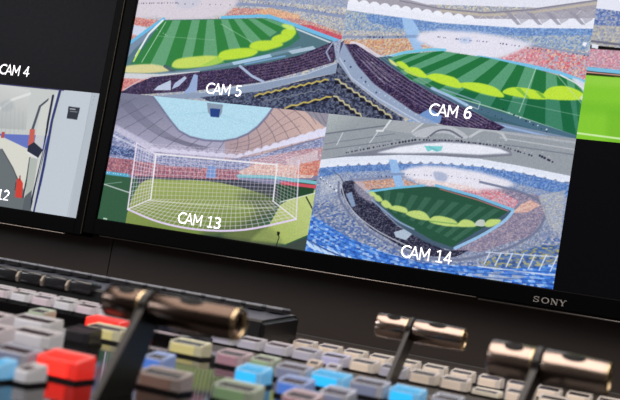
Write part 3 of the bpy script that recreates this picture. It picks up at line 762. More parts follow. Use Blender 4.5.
('L',[1031,522,949,82],0.7,(226,214,232),0.62,0),
('L',[1066,529,996,80],0.7,(226,214,232),0.62,0),
('L',[1101,536,1045,86],0.7,(226,214,232),0.62,0),
('L',[1135,542,1096,98],0.7,(226,214,232),0.62,0),
('L',[1170,549,1147,110],0.7,(226,214,232),0.62,0),
('L',[1204,556,1198,122],0.7,(226,214,232),0.62,0),
('L',[1238,563,1248,134],0.7,(226,214,232),0.62,0),
('L',[1272,569,1298,146],0.7,(226,214,232),0.62,0),
('L',[1307,576,1348,158],0.7,(226,214,232),0.62,0),
('L',[1340,583,1398,170],0.7,(226,214,232),0.62,0),
('L',[1374,589,1448,187],0.7,(226,214,232),0.62,0),
('L',[1408,596,1502,218],0.7,(226,214,232),0.62,0),
('L',[1442,602,1556,248],0.7,(226,214,232),0.62,0),
('L',[1475,609,1609,279],0.7,(226,214,232),0.62,0),
('L',[1509,615,1662,309],0.7,(226,214,232),0.62,0),
('L',[1542,622,1715,340],0.7,(226,214,232),0.62,0),
('L',[1576,629,1768,370],0.7,(226,214,232),0.62,0),
('L',[1609,635,1821,400],0.7,(226,214,232),0.62,0),
('L',[1642,641,1873,430],0.7,(226,214,232),0.62,0),
('L',[467,389,770,421,1074,468,1376,529,1675,611],0.7,(226,214,232),0.6,1),
('L',[438,360,746,367,1065,403,1386,470,1709,581],0.7,(226,214,232),0.6,1),
('L',[408,331,722,312,1056,338,1395,412,1742,550],0.7,(226,214,232),0.6,1),
('L',[378,303,698,257,1047,274,1405,354,1775,520],0.7,(226,214,232),0.6,1),
('L',[348,274,674,202,1038,209,1415,295,1807,490],0.7,(226,214,232),0.6,1),
('L',[318,245,650,148,1029,144,1425,237,1840,460],0.7,(226,214,232),0.6,1),
('L',[255,1244,455,1109],0.5,(226,214,232),0.45,0),
('L',[303,1247,491,1111],0.5,(226,214,232),0.45,0),
('L',[352,1251,526,1114],0.5,(226,214,232),0.45,0),
('L',[400,1254,562,1116],0.5,(226,214,232),0.45,0),
('L',[448,1258,598,1118],0.5,(226,214,232),0.45,0),
('L',[495,1261,633,1121],0.5,(226,214,232),0.45,0),
('L',[543,1264,669,1123],0.5,(226,214,232),0.45,0),
('L',[590,1268,704,1125],0.5,(226,214,232),0.45,0),
('L',[637,1271,739,1128],0.5,(226,214,232),0.45,0),
('L',[684,1275,774,1130],0.5,(226,214,232),0.45,0),
('L',[731,1278,809,1132],0.5,(226,214,232),0.45,0),
('L',[778,1281,844,1134],0.5,(226,214,232),0.45,0),
('L',[824,1284,879,1137],0.5,(226,214,232),0.45,0),
('L',[870,1288,914,1139],0.5,(226,214,232),0.45,0),
('L',[916,1291,948,1141],0.5,(226,214,232),0.45,0),
('L',[962,1294,983,1144],0.5,(226,214,232),0.45,0),
('L',[1008,1298,1017,1146],0.5,(226,214,232),0.45,0),
('L',[1053,1301,1051,1148],0.5,(226,214,232),0.45,0),
('L',[1099,1304,1086,1150],0.5,(226,214,232),0.45,0),
('L',[1144,1307,1120,1152],0.5,(226,214,232),0.45,0),
('L',[1189,1310,1154,1155],0.5,(226,214,232),0.45,0),
('L',[1234,1314,1188,1157],0.5,(226,214,232),0.45,0),
('L',[1278,1317,1221,1159],0.5,(226,214,232),0.45,0),
('L',[1323,1320,1255,1161],0.5,(226,214,232),0.45,0),
('L',[1367,1323,1289,1163],0.5,(226,214,232),0.45,0),
('L',[1411,1326,1322,1166],0.5,(226,214,232),0.45,0),
('L',[1455,1329,1356,1168],0.5,(226,214,232),0.45,0),
('L',[1499,1333,1389,1170],0.5,(226,214,232),0.45,0),
('L',[1543,1336,1422,1172],0.5,(226,214,232),0.45,0),
('L',[1586,1339,1455,1174],0.5,(226,214,232),0.45,0),
('L',[1630,1342,1488,1176],0.5,(226,214,232),0.45,0),
('L',[1673,1345,1521,1179],0.5,(226,214,232),0.45,0),
('L',[1716,1348,1554,1181],0.5,(226,214,232),0.45,0),
('L',[1759,1351,1587,1183],0.5,(226,214,232),0.45,0),
('L',[1801,1354,1620,1185],0.5,(226,214,232),0.45,0),
('L',[255,1244,1801,1354],0.5,(226,214,232),0.45,0),
('L',[305,1210,1756,1312],0.5,(226,214,232),0.45,0),
('L',[355,1176,1711,1270],0.5,(226,214,232),0.45,0),
('L',[405,1143,1665,1228],0.5,(226,214,232),0.45,0),
('L',[455,1109,1620,1185],0.5,(226,214,232),0.45,0),
('L',[288,215,626,93,1021,72,1435,172,1873,430],1.8,(224,208,240),1,1),
('L',[255,1244,288,215],1.5,(232,220,236),1,0),
('L',[1809,1282,1873,430],1.2,(225,215,235),0.9,0),
('L',[465,1111,497,418],1.4,(238,236,240),1,0),
('L',[465,1111,1621,1170],1.2,(238,236,240),1,0),
('L',[1620,1185,1642,641],1.4,(232,232,238),1,0),
('L',[497,418,288,215],1.1,(235,228,240),1,0),
('L',[1642,641,1873,430],1.1,(235,228,240),1,0),
('L',[255,1244,465,1111],0.9,(225,215,235),0.9,0),
('L',[1739,3,1751,138,1736,193],0.9,(30,35,30),1,0),
('P',[1724,219,1752,211,1750,152,1730,162],(20,22,22),1,0,0),
('L',[1927,763,2007,592],1.3,(34,44,40),1,0),
('L',[64,20,95,18],1.2,(200,225,210),1,0),
],
'T14':[
('S',[-320,2151,2090,2131,2133,-103,-102,-305],[(140,152,180),(165,172,190),(120,134,170),(180,180,190),(104,118,158)],(3,3),1,0,0),
('P',[-90,2113,2090,2131,2061,1432,1616,1555,985,1569,497,1474,-15,1228],(150,156,164),1,0,0),
('G',[-39,2047,545,2014,491,1875,6,1702],(176,184,186),(150,158,164),[8,2026,127,1723],1,0),
('L',[6,1702,497,1905],1.3,(110,116,128),1,0),
('L',[13,1468,640,1730],0.9,(120,126,138),1,0),
('L',[12,1556,591,1807],0.8,(120,126,138),1,0),
('L',[152,1742,118,1561],1,(200,205,212),1,0),
('L',[437,1822,487,1831,545,2014],1.8,(214,218,224),1,0),
('L',[395,1642,447,1810],0.8,(210,214,220),1,0),
('P',[571,2004,821,2004,730,1832,494,1847],(164,170,176),1,0,0),
('L',[728,1860,820,2018],1.4,(205,208,214),1,0),
('P',[730,1832,867,1956,1043,1987,1182,1872,1122,1833,1020,1884,908,1864,833,1794],(184,188,196),0.95,1,0),
('L',[866,1800,937,1912,1032,1929,1136,1849],1.6,(96,100,116),0.9,1),
('L',[1198,1875,1298,1990,1425,1971,1479,1885],2.2,(196,200,206),0.9,1),
('L',[1186,1998,2003,1941],2,(176,180,188),0.8,0),
('L',[1431,1903,2011,1848],1,(190,194,200),0.8,0),
('L',[1478,1816,2002,1780],1,(110,116,130),0.8,0),
('P',[77,1364,455,1552,710,1700,964,1797,1283,1807,1522,1755,1544,1678,1302,1603,662,1506],(120,124,140),0.9,0,0),
('P',[460,1510,650,1632,849,1719,1008,1763,1286,1780,1444,1754,1526,1708,1298,1644,981,1610,700,1549],(230,233,244),1,0,0.6),
('D',[206,1461,580,1662],16,1.4,(48,50,72),1),
('D',[228,1509,576,1704],8,0.8,(205,208,216),1),
('D',[580,1662,771,1754],8,1.8,(48,50,72),1),
('D',[601,1709,767,1796],4,0.8,(205,208,216),1),
('D',[804,1760,1140,1808],14,1.5,(48,50,72),1),
('D',[824,1806,1136,1849],7,0.8,(205,208,216),1),
('D',[1141,1794,1441,1795],12,1.7,(48,50,72),1),
('D',[1161,1840,1437,1836],6,0.8,(205,208,216),1),
('D',[1441,1795,1694,1707],10,1.6,(48,50,72),1),
('D',[1460,1840,1691,1747],5,0.8,(205,208,216),1),
('D',[1754,1718,1849,1656],6,1.8,(48,50,72),1),
('D',[1773,1762,1846,1696],3,0.8,(205,208,216),1),
('P',[844,1683,997,1705,987,1639,948,1618,914,1640,884,1606],(126,206,210),1,0,0),
('L',[885,1677,963,1635],0.7,(90,170,180),0.8,0),
('P',[-16,1316,204,1403,661,1520,985,1569,1303,1589,1616,1555,2034,1492,2033,1412,1623,1475,1310,1508,993,1487,669,1437,214,1303,-12,1200],(224,229,244),1,0,0),
('P',[-24,1227,7,1182,42,1189,63,1244],(228,233,248),1,1,0),
('P',[64,1264,95,1219,129,1226,150,1281],(228,233,248),1,1,0),
('P',[151,1301,182,1257,216,1263,237,1318],(228,233,248),1,1,0),
('P',[239,1329,270,1285,303,1292,324,1346],(228,233,248),1,1,0),
('P',[326,1355,357,1310,390,1317,410,1371],(228,233,248),1,1,0),
('P',[413,1380,443,1336,476,1342,496,1397],(228,233,248),1,1,0),
('P',[499,1405,529,1361,562,1368,582,1422],(228,233,248),1,1,0),
('P',[584,1430,614,1386,647,1393,666,1446],(228,233,248),1,1,0),
('P',[669,1450,699,1406,731,1413,751,1466],(228,233,248),1,1,0),
('P',[754,1465,783,1421,816,1428,835,1481],(228,233,248),1,1,0),
('P',[839,1480,868,1436,900,1442,919,1495],(228,233,248),1,1,0),
('P',[922,1494,951,1451,983,1457,1002,1510],(228,233,248),1,1,0),
('P',[1006,1502,1035,1458,1066,1465,1085,1517],(228,233,248),1,1,0),
('P',[1090,1506,1118,1462,1149,1469,1168,1521],(228,233,248),1,1,0),
('P',[1173,1509,1200,1466,1232,1473,1251,1525],(228,233,248),1,1,0),
('P',[1255,1513,1282,1470,1313,1476,1332,1528],(228,233,248),1,1,0),
('P',[1337,1510,1364,1467,1395,1473,1414,1525],(228,233,248),1,1,0),
('P',[1419,1505,1446,1462,1476,1468,1495,1520],(228,233,248),1,1,0),
('P',[1500,1500,1527,1457,1557,1463,1576,1515],(228,233,248),1,1,0),
('P',[1580,1495,1607,1452,1637,1459,1655,1510],(228,233,248),1,1,0),
('P',[1661,1481,1688,1439,1717,1445,1736,1496],(228,233,248),1,1,0),
('P',[1741,1466,1767,1424,1797,1431,1815,1481],(228,233,248),1,1,0),
('P',[1821,1452,1847,1410,1876,1417,1894,1467],(228,233,248),1,1,0),
('P',[1900,1438,1925,1397,1955,1403,1972,1453],(228,233,248),1,1,0),
('S',[5,1203,217,1275,673,1395,996,1459,1313,1481,1625,1462,2036,1386,2045,1189,1640,1289,1327,1332,684,1283,228,1162,6,1028],[(84,124,190),(110,146,204),(140,166,208),(70,106,172)],(3,3),1,0,0),
('S',[3,1057,226,1190,681,1311,1324,1359,1638,1315,2020,1223,1996,648,1853,1013,1652,1156,1336,1224,698,1145,288,1001,138,766,16,420],[(128,150,192),(160,172,196),(184,184,190),(108,130,180)],(3,2),0.9,0,0),
('S',[40,1035,186,1153,252,935,47,804],[(190,196,206),(150,160,190),(210,212,216)],(3,2),0.7,0,0),
('L',[296,1089,691,1214,1013,1281],1.8,(130,136,165),0.9,0),
('D',[510,1177,689,1228],7,1.1,(50,55,90),1),
('S',[299,1061,692,1200,795,1165,900,1103,482,942,333,982],[(200,140,110),(222,184,150),(170,130,130),(190,180,190)],(3,2),1,0,0),
('S',[1145,1156,1295,1243,1494,1203,1656,1103,1596,927,1354,1036],[(206,96,106),(222,160,160),(180,150,180),(206,190,200)],(3,2),1,0,0),
('S',[1413,1240,1800,1189,1880,952,1772,646,1417,342,1200,314,1469,626,1582,910,1659,1076],[(128,120,150),(160,140,158),(108,104,136),(180,166,176)],(3,2),0.9,0,0),
('P',[685,1270,744,1352,878,1414,1079,1434,1319,1413,1543,1350,1601,1294,1493,1217,1326,1167,1107,1134,902,1160,757,1214],(228,226,238),1,0,1.4),
('S',[791,1207,937,1223,1259,1208,1359,1147,1027,1130,846,1148],[(232,206,200),(226,190,180),(236,224,226)],(3,2),0.6,0,0),
('P',[958,1340,1056,1332,1065,1236,985,1233],(168,178,206),0.9,1,0.6),
('D',[704,1252,947,1288],8,0.9,(96,100,140),1),
('D',[1075,1308,1329,1305],8,0.9,(110,112,150),1),
('P',[577,1440,643,1446,684,1283,745,1084,673,1055,621,1242],(150,186,230),1,0,0),
('L',[589,1228,719,1262],2.2,(130,150,190),1,0),
('S',[1662,1037,1731,1119,1810,1070,1730,958,1612,917],[(220,186,176),(206,160,150)],(3,2),1,0,0),
('L',[1596,927,1738,1040],1.6,(222,190,176),0.8,0),
('P',[434,918,477,998,800,1110,1026,1144,1336,1059,1625,947,1535,751,1370,521,1200,314,1021,338,739,548],(70,92,112),1,0,0),
('P',[480,970,906,1125,1027,1130,1337,1046,1580,930,1486,780,1348,584,1196,355,1031,410,750,607,601,770],(40,84,64),1,0,0),
('P',[577,1006,635,1002,639,737,602,756],(72,116,96),0.55,0,0),
('P',[693,998,749,993,713,699,677,718],(72,116,96),0.55,0,0),
('P',[807,989,863,985,787,662,750,680],(72,116,96),0.55,0,0),
('P',[919,981,975,978,860,624,824,643],(72,116,96),0.55,0,0),
('P',[1031,974,1086,970,932,587,897,606],(72,116,96),0.55,0,0),
('P',[1141,966,1196,962,1004,550,969,569],(72,116,96),0.55,0,0),
('P',[1251,958,1304,954,1076,514,1041,532],(72,116,96),0.55,0,0),
('P',[1359,950,1412,947,1147,478,1112,496],(72,116,96),0.55,0,0),
('P',[1466,943,1519,939,1218,442,1183,459],(72,116,96),0.55,0,0),
('L',[439,947,665,1053,896,1137],2,(112,186,222),1,0),
('L',[992,1158,1310,1081,1616,959],2.4,(118,184,222),1,0),
('L',[1028,1117,1338,1032,1580,937],0.8,(214,120,130),0.8,0),
('L',[1617,945,1561,797,1412,572,1221,347],2.6,(150,190,228),1,1),
('P',[456,951,498,960,528,910,478,899],(190,212,122),1,1,0.3),
('P',[503,904,544,920,584,851,535,840],(190,212,122),1,1,0.3),
('P',[571,820,608,870,665,798,619,760],(190,212,122),1,1,0.3),
('P',[643,765,697,813,781,797,796,730,712,739],(190,212,122),1,1,0.3),
('P',[789,714,841,775,931,775,989,677,892,668],(190,212,122),1,1,0.3),
('P',[982,661,1023,740,1111,747,1194,711,1209,639,1074,628],(190,212,122),1,1,0.3),
('P',[1208,646,1247,744,1318,740,1355,681,1295,653],(190,212,122),1,1,0.3),
('P',[1415,709,1446,791,1529,810,1526,762,1463,693],(190,212,122),1,1,0.3),
('P',[1346,692,1363,764,1409,775,1416,695],(206,212,206),0.9,1,0),
('L',[990,663,1206,673],1,(110,160,90),0.8,0),
('S',[223,1045,296,1089,392,994,509,848,609,687,741,534,969,381,1153,303,1338,350,1232,227,1036,190,784,265,515,452,320,692,221,900],[(44,46,68),(60,60,84),(36,36,56),(84,84,104)],(3,2),1,0,0),
('L',[189,1038,221,813,348,584,575,354,856,200,1118,170,1348,243,1623,448,1805,708,1857,960,1807,1110,1647,1209,1332,1278],2,(110,118,146),0.9,1),
('L',[220,986,275,797,398,595,602,417,848,281],1,(200,206,218),0.8,1),
('P',[319,1036,383,1079,445,977,525,852,478,813,367,903],(190,186,206),0.6,1,0.8),
('L',[492,845,605,728,734,603,874,524],1.4,(150,176,208),0.8,1),
('P',[716,444,793,505,864,452,824,359,739,380],(186,204,222),0.9,0,0),
('P',[266,881,314,920,367,731,335,710],(150,176,212),0.8,0,0),
('D',[-2,1100,175,919],7,1.8,(232,236,244),1),
('D',[20,1060,195,894],6,1.2,(60,66,100),1),
('L',[222,1059,189,1124,132,1171],1,(90,96,120),0.8,0),
('S',[-9,661,104,759,283,626,541,360,833,180,1122,130,1429,210,1719,392,1919,682,2032,657,2000,253,1449,-1,816,-61,379,107,-25,222],[(120,138,172),(168,172,186),(90,112,164),(60,90,160),(196,194,196)],(5,3),1,0,0),
('S',[-28,-169,4,533,176,400,362,273,670,152,964,89,1358,137,1733,236,2036,342,2033,-131],[(46,106,208),(76,140,226),(140,184,240),(30,74,170),(58,120,214),(190,212,244)],(8,4),1,0,0),
('S',[1429,210,1571,354,1857,534,2014,600,2020,364,1809,229,1497,147],[(190,180,96),(70,110,190),(110,130,170),(40,70,140)],(6,3),0.9,0,0),
('S',[1368,31,1701,174,1818,125,1604,-13],[(206,206,204),(46,106,208),(170,176,196)],(14,6),0.8,0,0),
('L',[1462,192,1493,362],1.1,(214,222,238),0.9,0),
('L',[1546,197,1578,375],1.1,(214,222,238),0.9,0),
('L',[1630,203,1662,389],1.1,(214,222,238),0.9,0),
('L',[1713,209,1746,402],1.1,(214,222,238),0.9,0),
('L',[1795,215,1829,415],1.1,(214,222,238),0.9,0),
('L',[1877,221,1911,428],1.1,(214,222,238),0.9,0),
('L',[1958,226,1993,441],1.1,(214,222,238),0.9,0),
('L',[1419,153,2035,184],1.2,(206,216,236),0.9,0),
('L',[1463,354,2029,432],1,(206,216,236),0.8,0),
('P',[-9,153,39,122,92,34,26,75],(200,224,248),0.9,1,0),
('P',[55,132,103,100,156,13,90,54],(200,224,248),0.9,1,0),
('P',[119,110,166,79,219,-8,154,33],(200,224,248),0.9,1,0),
('P',[183,89,229,57,282,-29,217,11],(200,224,248),0.9,1,0),
('P',[246,67,292,36,344,-50,280,-10],(200,224,248),0.9,1,0),
('P',[308,46,354,15,406,-71,342,-31],(200,224,248),0.9,1,0),
('P',[371,25,416,-6,468,-91,404,-51],(200,224,248),0.9,1,0),
('P',[432,4,478,-26,529,-112,466,-72],(200,224,248),0.9,1,0),
('L',[-12,181,213,50,479,-37,821,-115],1,(30,60,130),0.8,1),
('L',[28,481,320,263,715,122,1206,83,2017,231],0.7,(36,66,140),0.6,1),
('L',[28,394,328,193,720,67,1211,30,2021,180],0.7,(36,66,140),0.6,1),
('L',[28,307,335,124,726,13,1216,-23,2025,129],0.7,(36,66,140),0.6,1),
('L',[29,220,342,55,731,-42,1221,-76,2030,77],0.7,(36,66,140),0.6,1),
('L',[29,134,349,-15,736,-96,1226,-129,2034,26],0.7,(36,66,140),0.6,1),
('S',[1785,1185,1976,1307,1990,713,1892,822],[(205,196,170),(150,160,190),(180,186,200)],(3,2),0.7,0,0),
],
'T7':[
('P',[-30,2012,296,2041,339,1506,-33,1601],(228,230,244),1,0,0),
('S',[-120,1756,28,1757,322,1720,339,1506,-101,1525],[(96,120,180),(150,165,200),(70,96,165),(190,190,196)],(3,3),1,0,0),
('S',[-102,1539,337,1533,360,1241,-79,1267],[(188,182,172),(160,165,185),(208,198,170),(140,150,180)],(3,3),1,0,0),
('L',[-84,1322,357,1281],2,(110,112,130),1,0),
('P',[9,1278,61,1271,58,1217,13,1224],(226,230,240),1,0,0),
('S',[-75,1213,362,1215,384,951,-54,971],[(206,160,176),(176,150,176),(222,190,190),(200,120,140)],(3,3),1,0,0),
('L',[-52,944,386,925],3.4,(120,190,226),1,0),
('L',[-48,897,389,885],1,(214,150,150),1,0),
('P',[-119,853,391,859,475,-194,-32,-160],(132,200,52),1,0,0),
('P',[-119,853,391,859,400,741,-107,719],(150,208,72),0.8,0,2),
('P',[-52,510,419,506,432,349,-46,349],(116,188,46),0.7,0,2),
('P',[197,416,425,427,465,-65,216,20],(112,182,44),0.6,0,2),
('L',[-16,78,456,51],1.5,(206,236,170),1,0),
],
'T12':[
('P',[709,2374,2069,2231,2053,-172,1067,-245],(190,198,206),1,0,0),
('P',[759,2006,1582,1979,1532,-6,1036,-21],(196,200,198),1,0,0),
('G',[759,2006,1229,1942,1271,1284,863,1245],(206,208,206),(176,180,180),[1113,1958,1033,1275],1,0),
('L',[884,1518,1050,1747,1238,1877],3,(228,230,228),0.7,0),
('P',[923,1659,1027,1743,1090,1619,986,1535],(170,176,180),0.6,1,1),
('L',[957,1665,1010,1104],1.2,(168,174,176),0.45,0),
('L',[1006,1647,1056,1137],1.2,(168,174,176),0.45,0),
('L',[1054,1630,1102,1171],1.2,(168,174,176),0.45,0),
('L',[1102,1613,1148,1204],1.2,(168,174,176),0.45,0),
('L',[1150,1596,1194,1237],1.2,(168,174,176),0.45,0),
('L',[1198,1579,1239,1270],1.2,(168,174,176),0.45,0),
('P',[938,1124,1033,1108,1308,1010,1511,999,1452,89,1236,534,980,814],(214,214,204),1,0,0),
('P',[931,1173,1024,1173,1326,1211,1535,1232,1532,1003,1469,974,1310,993,1030,1124],(100,116,190),1,0,0),
('P',[960,961,1059,913,1225,614,1377,317,1510,-11,1094,-24],(104,112,116),1,0,0),
('L',[1046,927,1210,644,1356,313],1.2,(70,76,84),0.9,0),
('P',[1392,1735,1488,1849,1485,1618,1499,246,1429,100,1390,222],(206,208,204),0.9,0,0),
('P',[1363,1697,1456,1844,1451,1794,1387,1684,1353,1265,1326,1294],(76,82,96),1,0,0),
('L',[1375,841,1385,515,1381,204],2,(60,66,78),1,0),
('P',[1375,841,1462,858,1475,339,1401,225],(176,182,176),1,0,0),
('L',[1495,1883,1495,1455,1511,999,1480,47],2.6,(30,34,58),1,0),
('L',[1561,1976,1535,1495,1542,760,1534,-22],3.2,(46,56,112),1,0),
('L',[1529,1922,1517,1459,1496,180],0.9,(214,220,230),0.9,0),
('P',[1401,225,1464,336,1489,-16,1400,-20],(90,98,104),1,0,0),
('P',[1313,1308,1369,1310,1389,1074,1328,1030],(196,96,84),1,0,0),
('P',[1328,1030,1385,1106,1500,997,1462,858,1404,880,1332,915],(40,44,62),1,0,0),
('L',[1329,931,1451,856],1.6,(226,228,228),1,0),
('P',[1008,1204,1042,1210,1044,1110,1010,1104],(180,80,80),1,0,0),
('P',[1277,477,1308,499,1352,427,1373,186,1294,185],(206,66,56),1,0,0.4),
('L',[1304,531,1312,467],1.6,(150,50,46),1,0),
('L',[1273,426,1279,296],0.8,(80,40,40),1,0),
('P',[750,2073,2027,2063,2034,2008,1582,1979,764,1973],(58,56,96),1,0,0),
('L',[752,2056,1553,2032,1997,2046],0.9,(214,216,226),1,0),
('P',[1603,1991,2093,2041,2037,-49,1536,-38],(192,200,210),1,0,0),
('P',[1903,2028,2093,2041,2058,-44,1902,-1,1904,832],(178,187,196),1,0,0),
('L',[1905,2012,1907,1397,1890,12],0.6,(160,168,180),0.8,0),
('P',[1684,1741,1810,1737,1802,1541,1688,1545],(48,52,62),1,0,0),
('L',[1705,1704,1760,1703],1,(200,205,210),0.9,0),
('L',[1710,1665,1787,1665],0.7,(150,155,160),0.9,0),
('D',[1936,1936,1929,1821],3,0.9,(130,135,145),1),
],
}

vw = {}
for key, x0, z0, mn, off, lab in (('T5', 0, TH, monB, offB, 'picture of a pitch seen over dark stands, captioned CAM 5'), ('T6', TW, TH, monB, offB, 'wide picture of pitch and stands, captioned CAM 6'),
        ('T13', 0, 0, monB, offB, 'picture from behind the goal net, captioned CAM 13'), ('T14', TW, 0, monB, offB, 'picture of the whole bowl over blue seats, captioned CAM 14'),
        ('T7', 2 * TW, TH, monB, offB, 'picture of bright green grass at the right edge'), ('T12', -.032 - TW, -.004, monA, offA, 'picture of a white corridor with an open door')):
    vw[key] = tile(TILES[key], x0, z0, mn, off, lab, len(vw) + 3)
o = link('camera_view', bx(2 * TW - offB.x, 3 * TW - offB.x, -.0003, .0004, 0 - offB.z, TH - offB.z), M_OFF, monB); o['label'] = 'black empty picture right of the CAM 14 picture'
v4 = link('camera_view', bx(-.032 - TW - offA.x, -.032 - offA.x, -.0003, .0004, TH - .004 - offA.z, 2 * TH - .004 - offA.z), M_OFF2, monA); v4['label'] = 'black empty picture captioned CAM 4'
CS = .0142
# the rows of pictures above (their light falls on the levers and keys below)
UP = ['T13', 'T14', 'T5', 'T6']
for r_ in range(2):
    for c_ in range(4):
        src = vw[UP[(c_ + 2 * r_) % 4]]; o = src.copy(); C.objects.link(o); o.parent = monB
        k0 = {'T5': (0, 1), 'T6': (1, 1), 'T13': (0, 0), 'T14': (1, 0)}[UP[(c_ + 2 * r_) % 4]]
        o.location = ((c_ - k0[0]) * TW, 0, (r_ + 2 - k0[1]) * TH); o['label'] = 'stadium picture in %s row, %s column' % (('third', 'top')[r_], ('first', 'second', 'third', 'fourth')[c_])
for key, txt, xc, z in (('T5', 'CAM 5', .153, .1804), ('T6', 'CAM 6', .4555, .1804), ('T13', 'CAM 13', .1515, .0103), ('T14', 'CAM 14', .4548, .0103)):
    caption(txt, xc - offB.x, z - offB.z, CS, -.0006, vw[key])
caption('CAM 12', 0, .0052 - offA.z, CS, -.0006, vw['T12'], right=-.1481 - offA.x)
caption('CAM 4', 0, .1795 - offA.z, CS, -.0006, v4, right=-.1545 - offA.x)
# the maker's lettering on the right monitor's bezel, built from strokes with slab serifs
def lettering():
    bm = bmesh.new(); y = -.0045; H = .0066
    def quad(pts):
        vs = [bm.verts.new((p[0], y, p[1])) for p in pts]; bm.faces.new(vs)
    def stroke(a, b, w0, w1=None):
        w1 = w1 or w0; d = Vector(b) - Vector(a); n = Vector((-d.y, d.x)).normalized(); a, b = Vector(a), Vector(b)
        quad([a + n * w0 / 2, b + n * w1 / 2, b - n * w1 / 2, a - n * w0 / 2])
    def arc(cx, cz, rx, rz, a0, a1, wx, wz, n=24):
        P = []
        for k in range(n + 1):
            t = math.radians(a0 + (a1 - a0) * k / n); P.append(((cx + (rx + wx / 2) * math.cos(t), cz + (rz + wz / 2) * math.sin(t)), (cx + (rx - wx / 2) * math.cos(t), cz + (rz - wz / 2) * math.sin(t))))
        for p, q in zip(P, P[1:]): quad([p[0], q[0], q[1], p[1]])
    T, S = .0013, .0006
    # S
    x = 0; arc(x + .0033, H * .73, .0025, H * .21, 20, 270, .0011, S); arc(x + .0033, H * .27, .0025, H * .21, -160, 90, .0011, S)
    stroke((x + .0059, H), (x + .0059, H * .66), S); stroke((x + .0007, 0), (x + .0007, H * .34), S)
    # O
    x = .0088; arc(x + .0045, H / 2, .0036, H / 2 - .0003, 0, 360, .0014, S)
    # N
    x = .0195; stroke((x + .0011, 0), (x + .0011, H), S); stroke((x + .0011, H), (x + .0067, 0), T); stroke((x + .0067, 0), (x + .0067, H), S)
    for a, b, z in ((x, x + .0022, 0), (x - .0002, x + .0016, H - S / 2), (x + .0056, x + .0078, H - S / 2)): stroke((a, z + S / 2 if z == 0 else z), (b, z + S / 2 if z == 0 else z), S)
    # Y
    x = .0284; stroke((x + .0012, H), (x + .0042, H * .45), T); stroke((x + .0042, H * .45), (x + .0068, H), S); stroke((x + .0042, H * .5), (x + .0042, 0), T)
    for a, b, z in ((x, x + .0028, H - S / 2), (x + .0056, x + .0082, H - S / 2), (x + .0028, x + .0056, S / 2)): stroke((a, z), (b, z), S)
    return bm
bm = lettering(); bmesh.ops.translate(bm, vec=(.5858 - offB.x, 0, -.0170 - offB.z), verts=bm.verts[:])
o = link('maker_lettering', bm, mat('logo_silver', (150, 146, 142), .4, emit=(90, 86, 84), estr=.3), monB); o['label'] = 'small silver capital letters on the lower bezel'  # silver letters get a faint glow so they show on the bezel
sm = o.modifiers.new('t', 'SOLIDIFY'); sm.thickness = .0003

# ------------------------------------------------------------------ control console
YK = -.677
def pz(y): return -.0985 + .018 * (max(y, YK) + .405) + .06 * min(0, y - YK)          # height of the panel surface
def slope(y): return .018 if y > YK else .06
desk = link('desk', bx(-1.3, 2.0, -1.6, SY, -.16, -.1355, .002), M_DECK); desk['label'] = 'dark brown desk carrying the switcher panel'; desk['category'] = 'desk'
pan = empty('control_panel', (.55, -.7, -.1355), 'wide switcher control panel with dark deck and glossy black button field', 'control panel')
offP = Vector(pan.location)
def sh(bm, off=offP): bmesh.ops.translate(bm, vec=-off, verts=bm.verts[:]); return bm
YB, YM, YF = .02, -.56, -1.13
link('deck', sh(extrude_profile([(YB, -.1355), (YB, -.1012), (-.33, pz(-.33) ), (YM, pz(YM)), (YM, -.1355)], -.6, 1.5)), M_DECK, pan)
link('button_field', sh(extrude_profile([(YM, -.1355), (YM, pz(YM)), (YK, pz(YK)), (YF, pz(YF)), (YF, -.1355)], -.6, 1.5)), M_GLOSS, pan)['label'] = 'glossy black plate under the coloured buttons'

# push buttons
M_LEG = mat('dark_legend_window', (62, 52, 58), .25)
STEP = pz(-.52) + .0045
def bmat(key):
    pal = {
     'cream': ((226, 208, 190), None, 0), 'silver': ((176, 174, 190), None, 0), 'lilac': ((190, 190, 222), (170, 170, 215), .35),
     'cyan': ((60, 150, 190), (30, 170, 235), 1.1), 'steel': ((150, 160, 190), (110, 125, 165), .15), 'green': ((160, 185, 150), (120, 165, 110), .25),
     'pink': ((190, 150, 165), (170, 120, 140), .15), 'peach': ((215, 190, 160), (200, 165, 130), .2), 'yellow': ((222, 214, 160), (205, 195, 110), .3),
     'red': ((230, 60, 50), (250, 45, 35), 1.3), 'brown': ((165, 140, 128), (150, 110, 95), .12), 'blue': ((90, 130, 200), (70, 120, 220), .5),
     'white': ((205, 205, 212), None, 0), 'pinkwhite': ((205, 190, 200), None, 0), 'mint': ((150, 215, 170), (90, 230, 130), .55), 'bright': ((240, 228, 200), (240, 225, 190), .5),
     'dark': ((40, 38, 42), None, 0)}
    b, e, s = pal[key]
    pale = tuple(int(x * .35 + 205 * .65) for x in b) if key not in ('dark', 'red') else b
    body = mat('button_' + key, pale, .3, emit=e or b, estr=s * .35 if e else .16, coat=.4)  # buttons with no lamp colour still glow a little, to brighten their faces
    lens = mat('button_lens_' + key, b, .3, emit=e or b, estr=s if e else .34, coat=.4)
    rim = mat('button_rim_' + key, tuple(int(x * .4 + 240 * .6) for x in b) if key != 'dark' else (70, 68, 72), .2, emit=e, estr=s * .35, coat=.6)
    win = mat('lit_window_' + key, tuple(int(x * .8) for x in b), .3, emit=e, estr=s * .45) if s > .5 else M_LEG
    return body, rim, lens, win
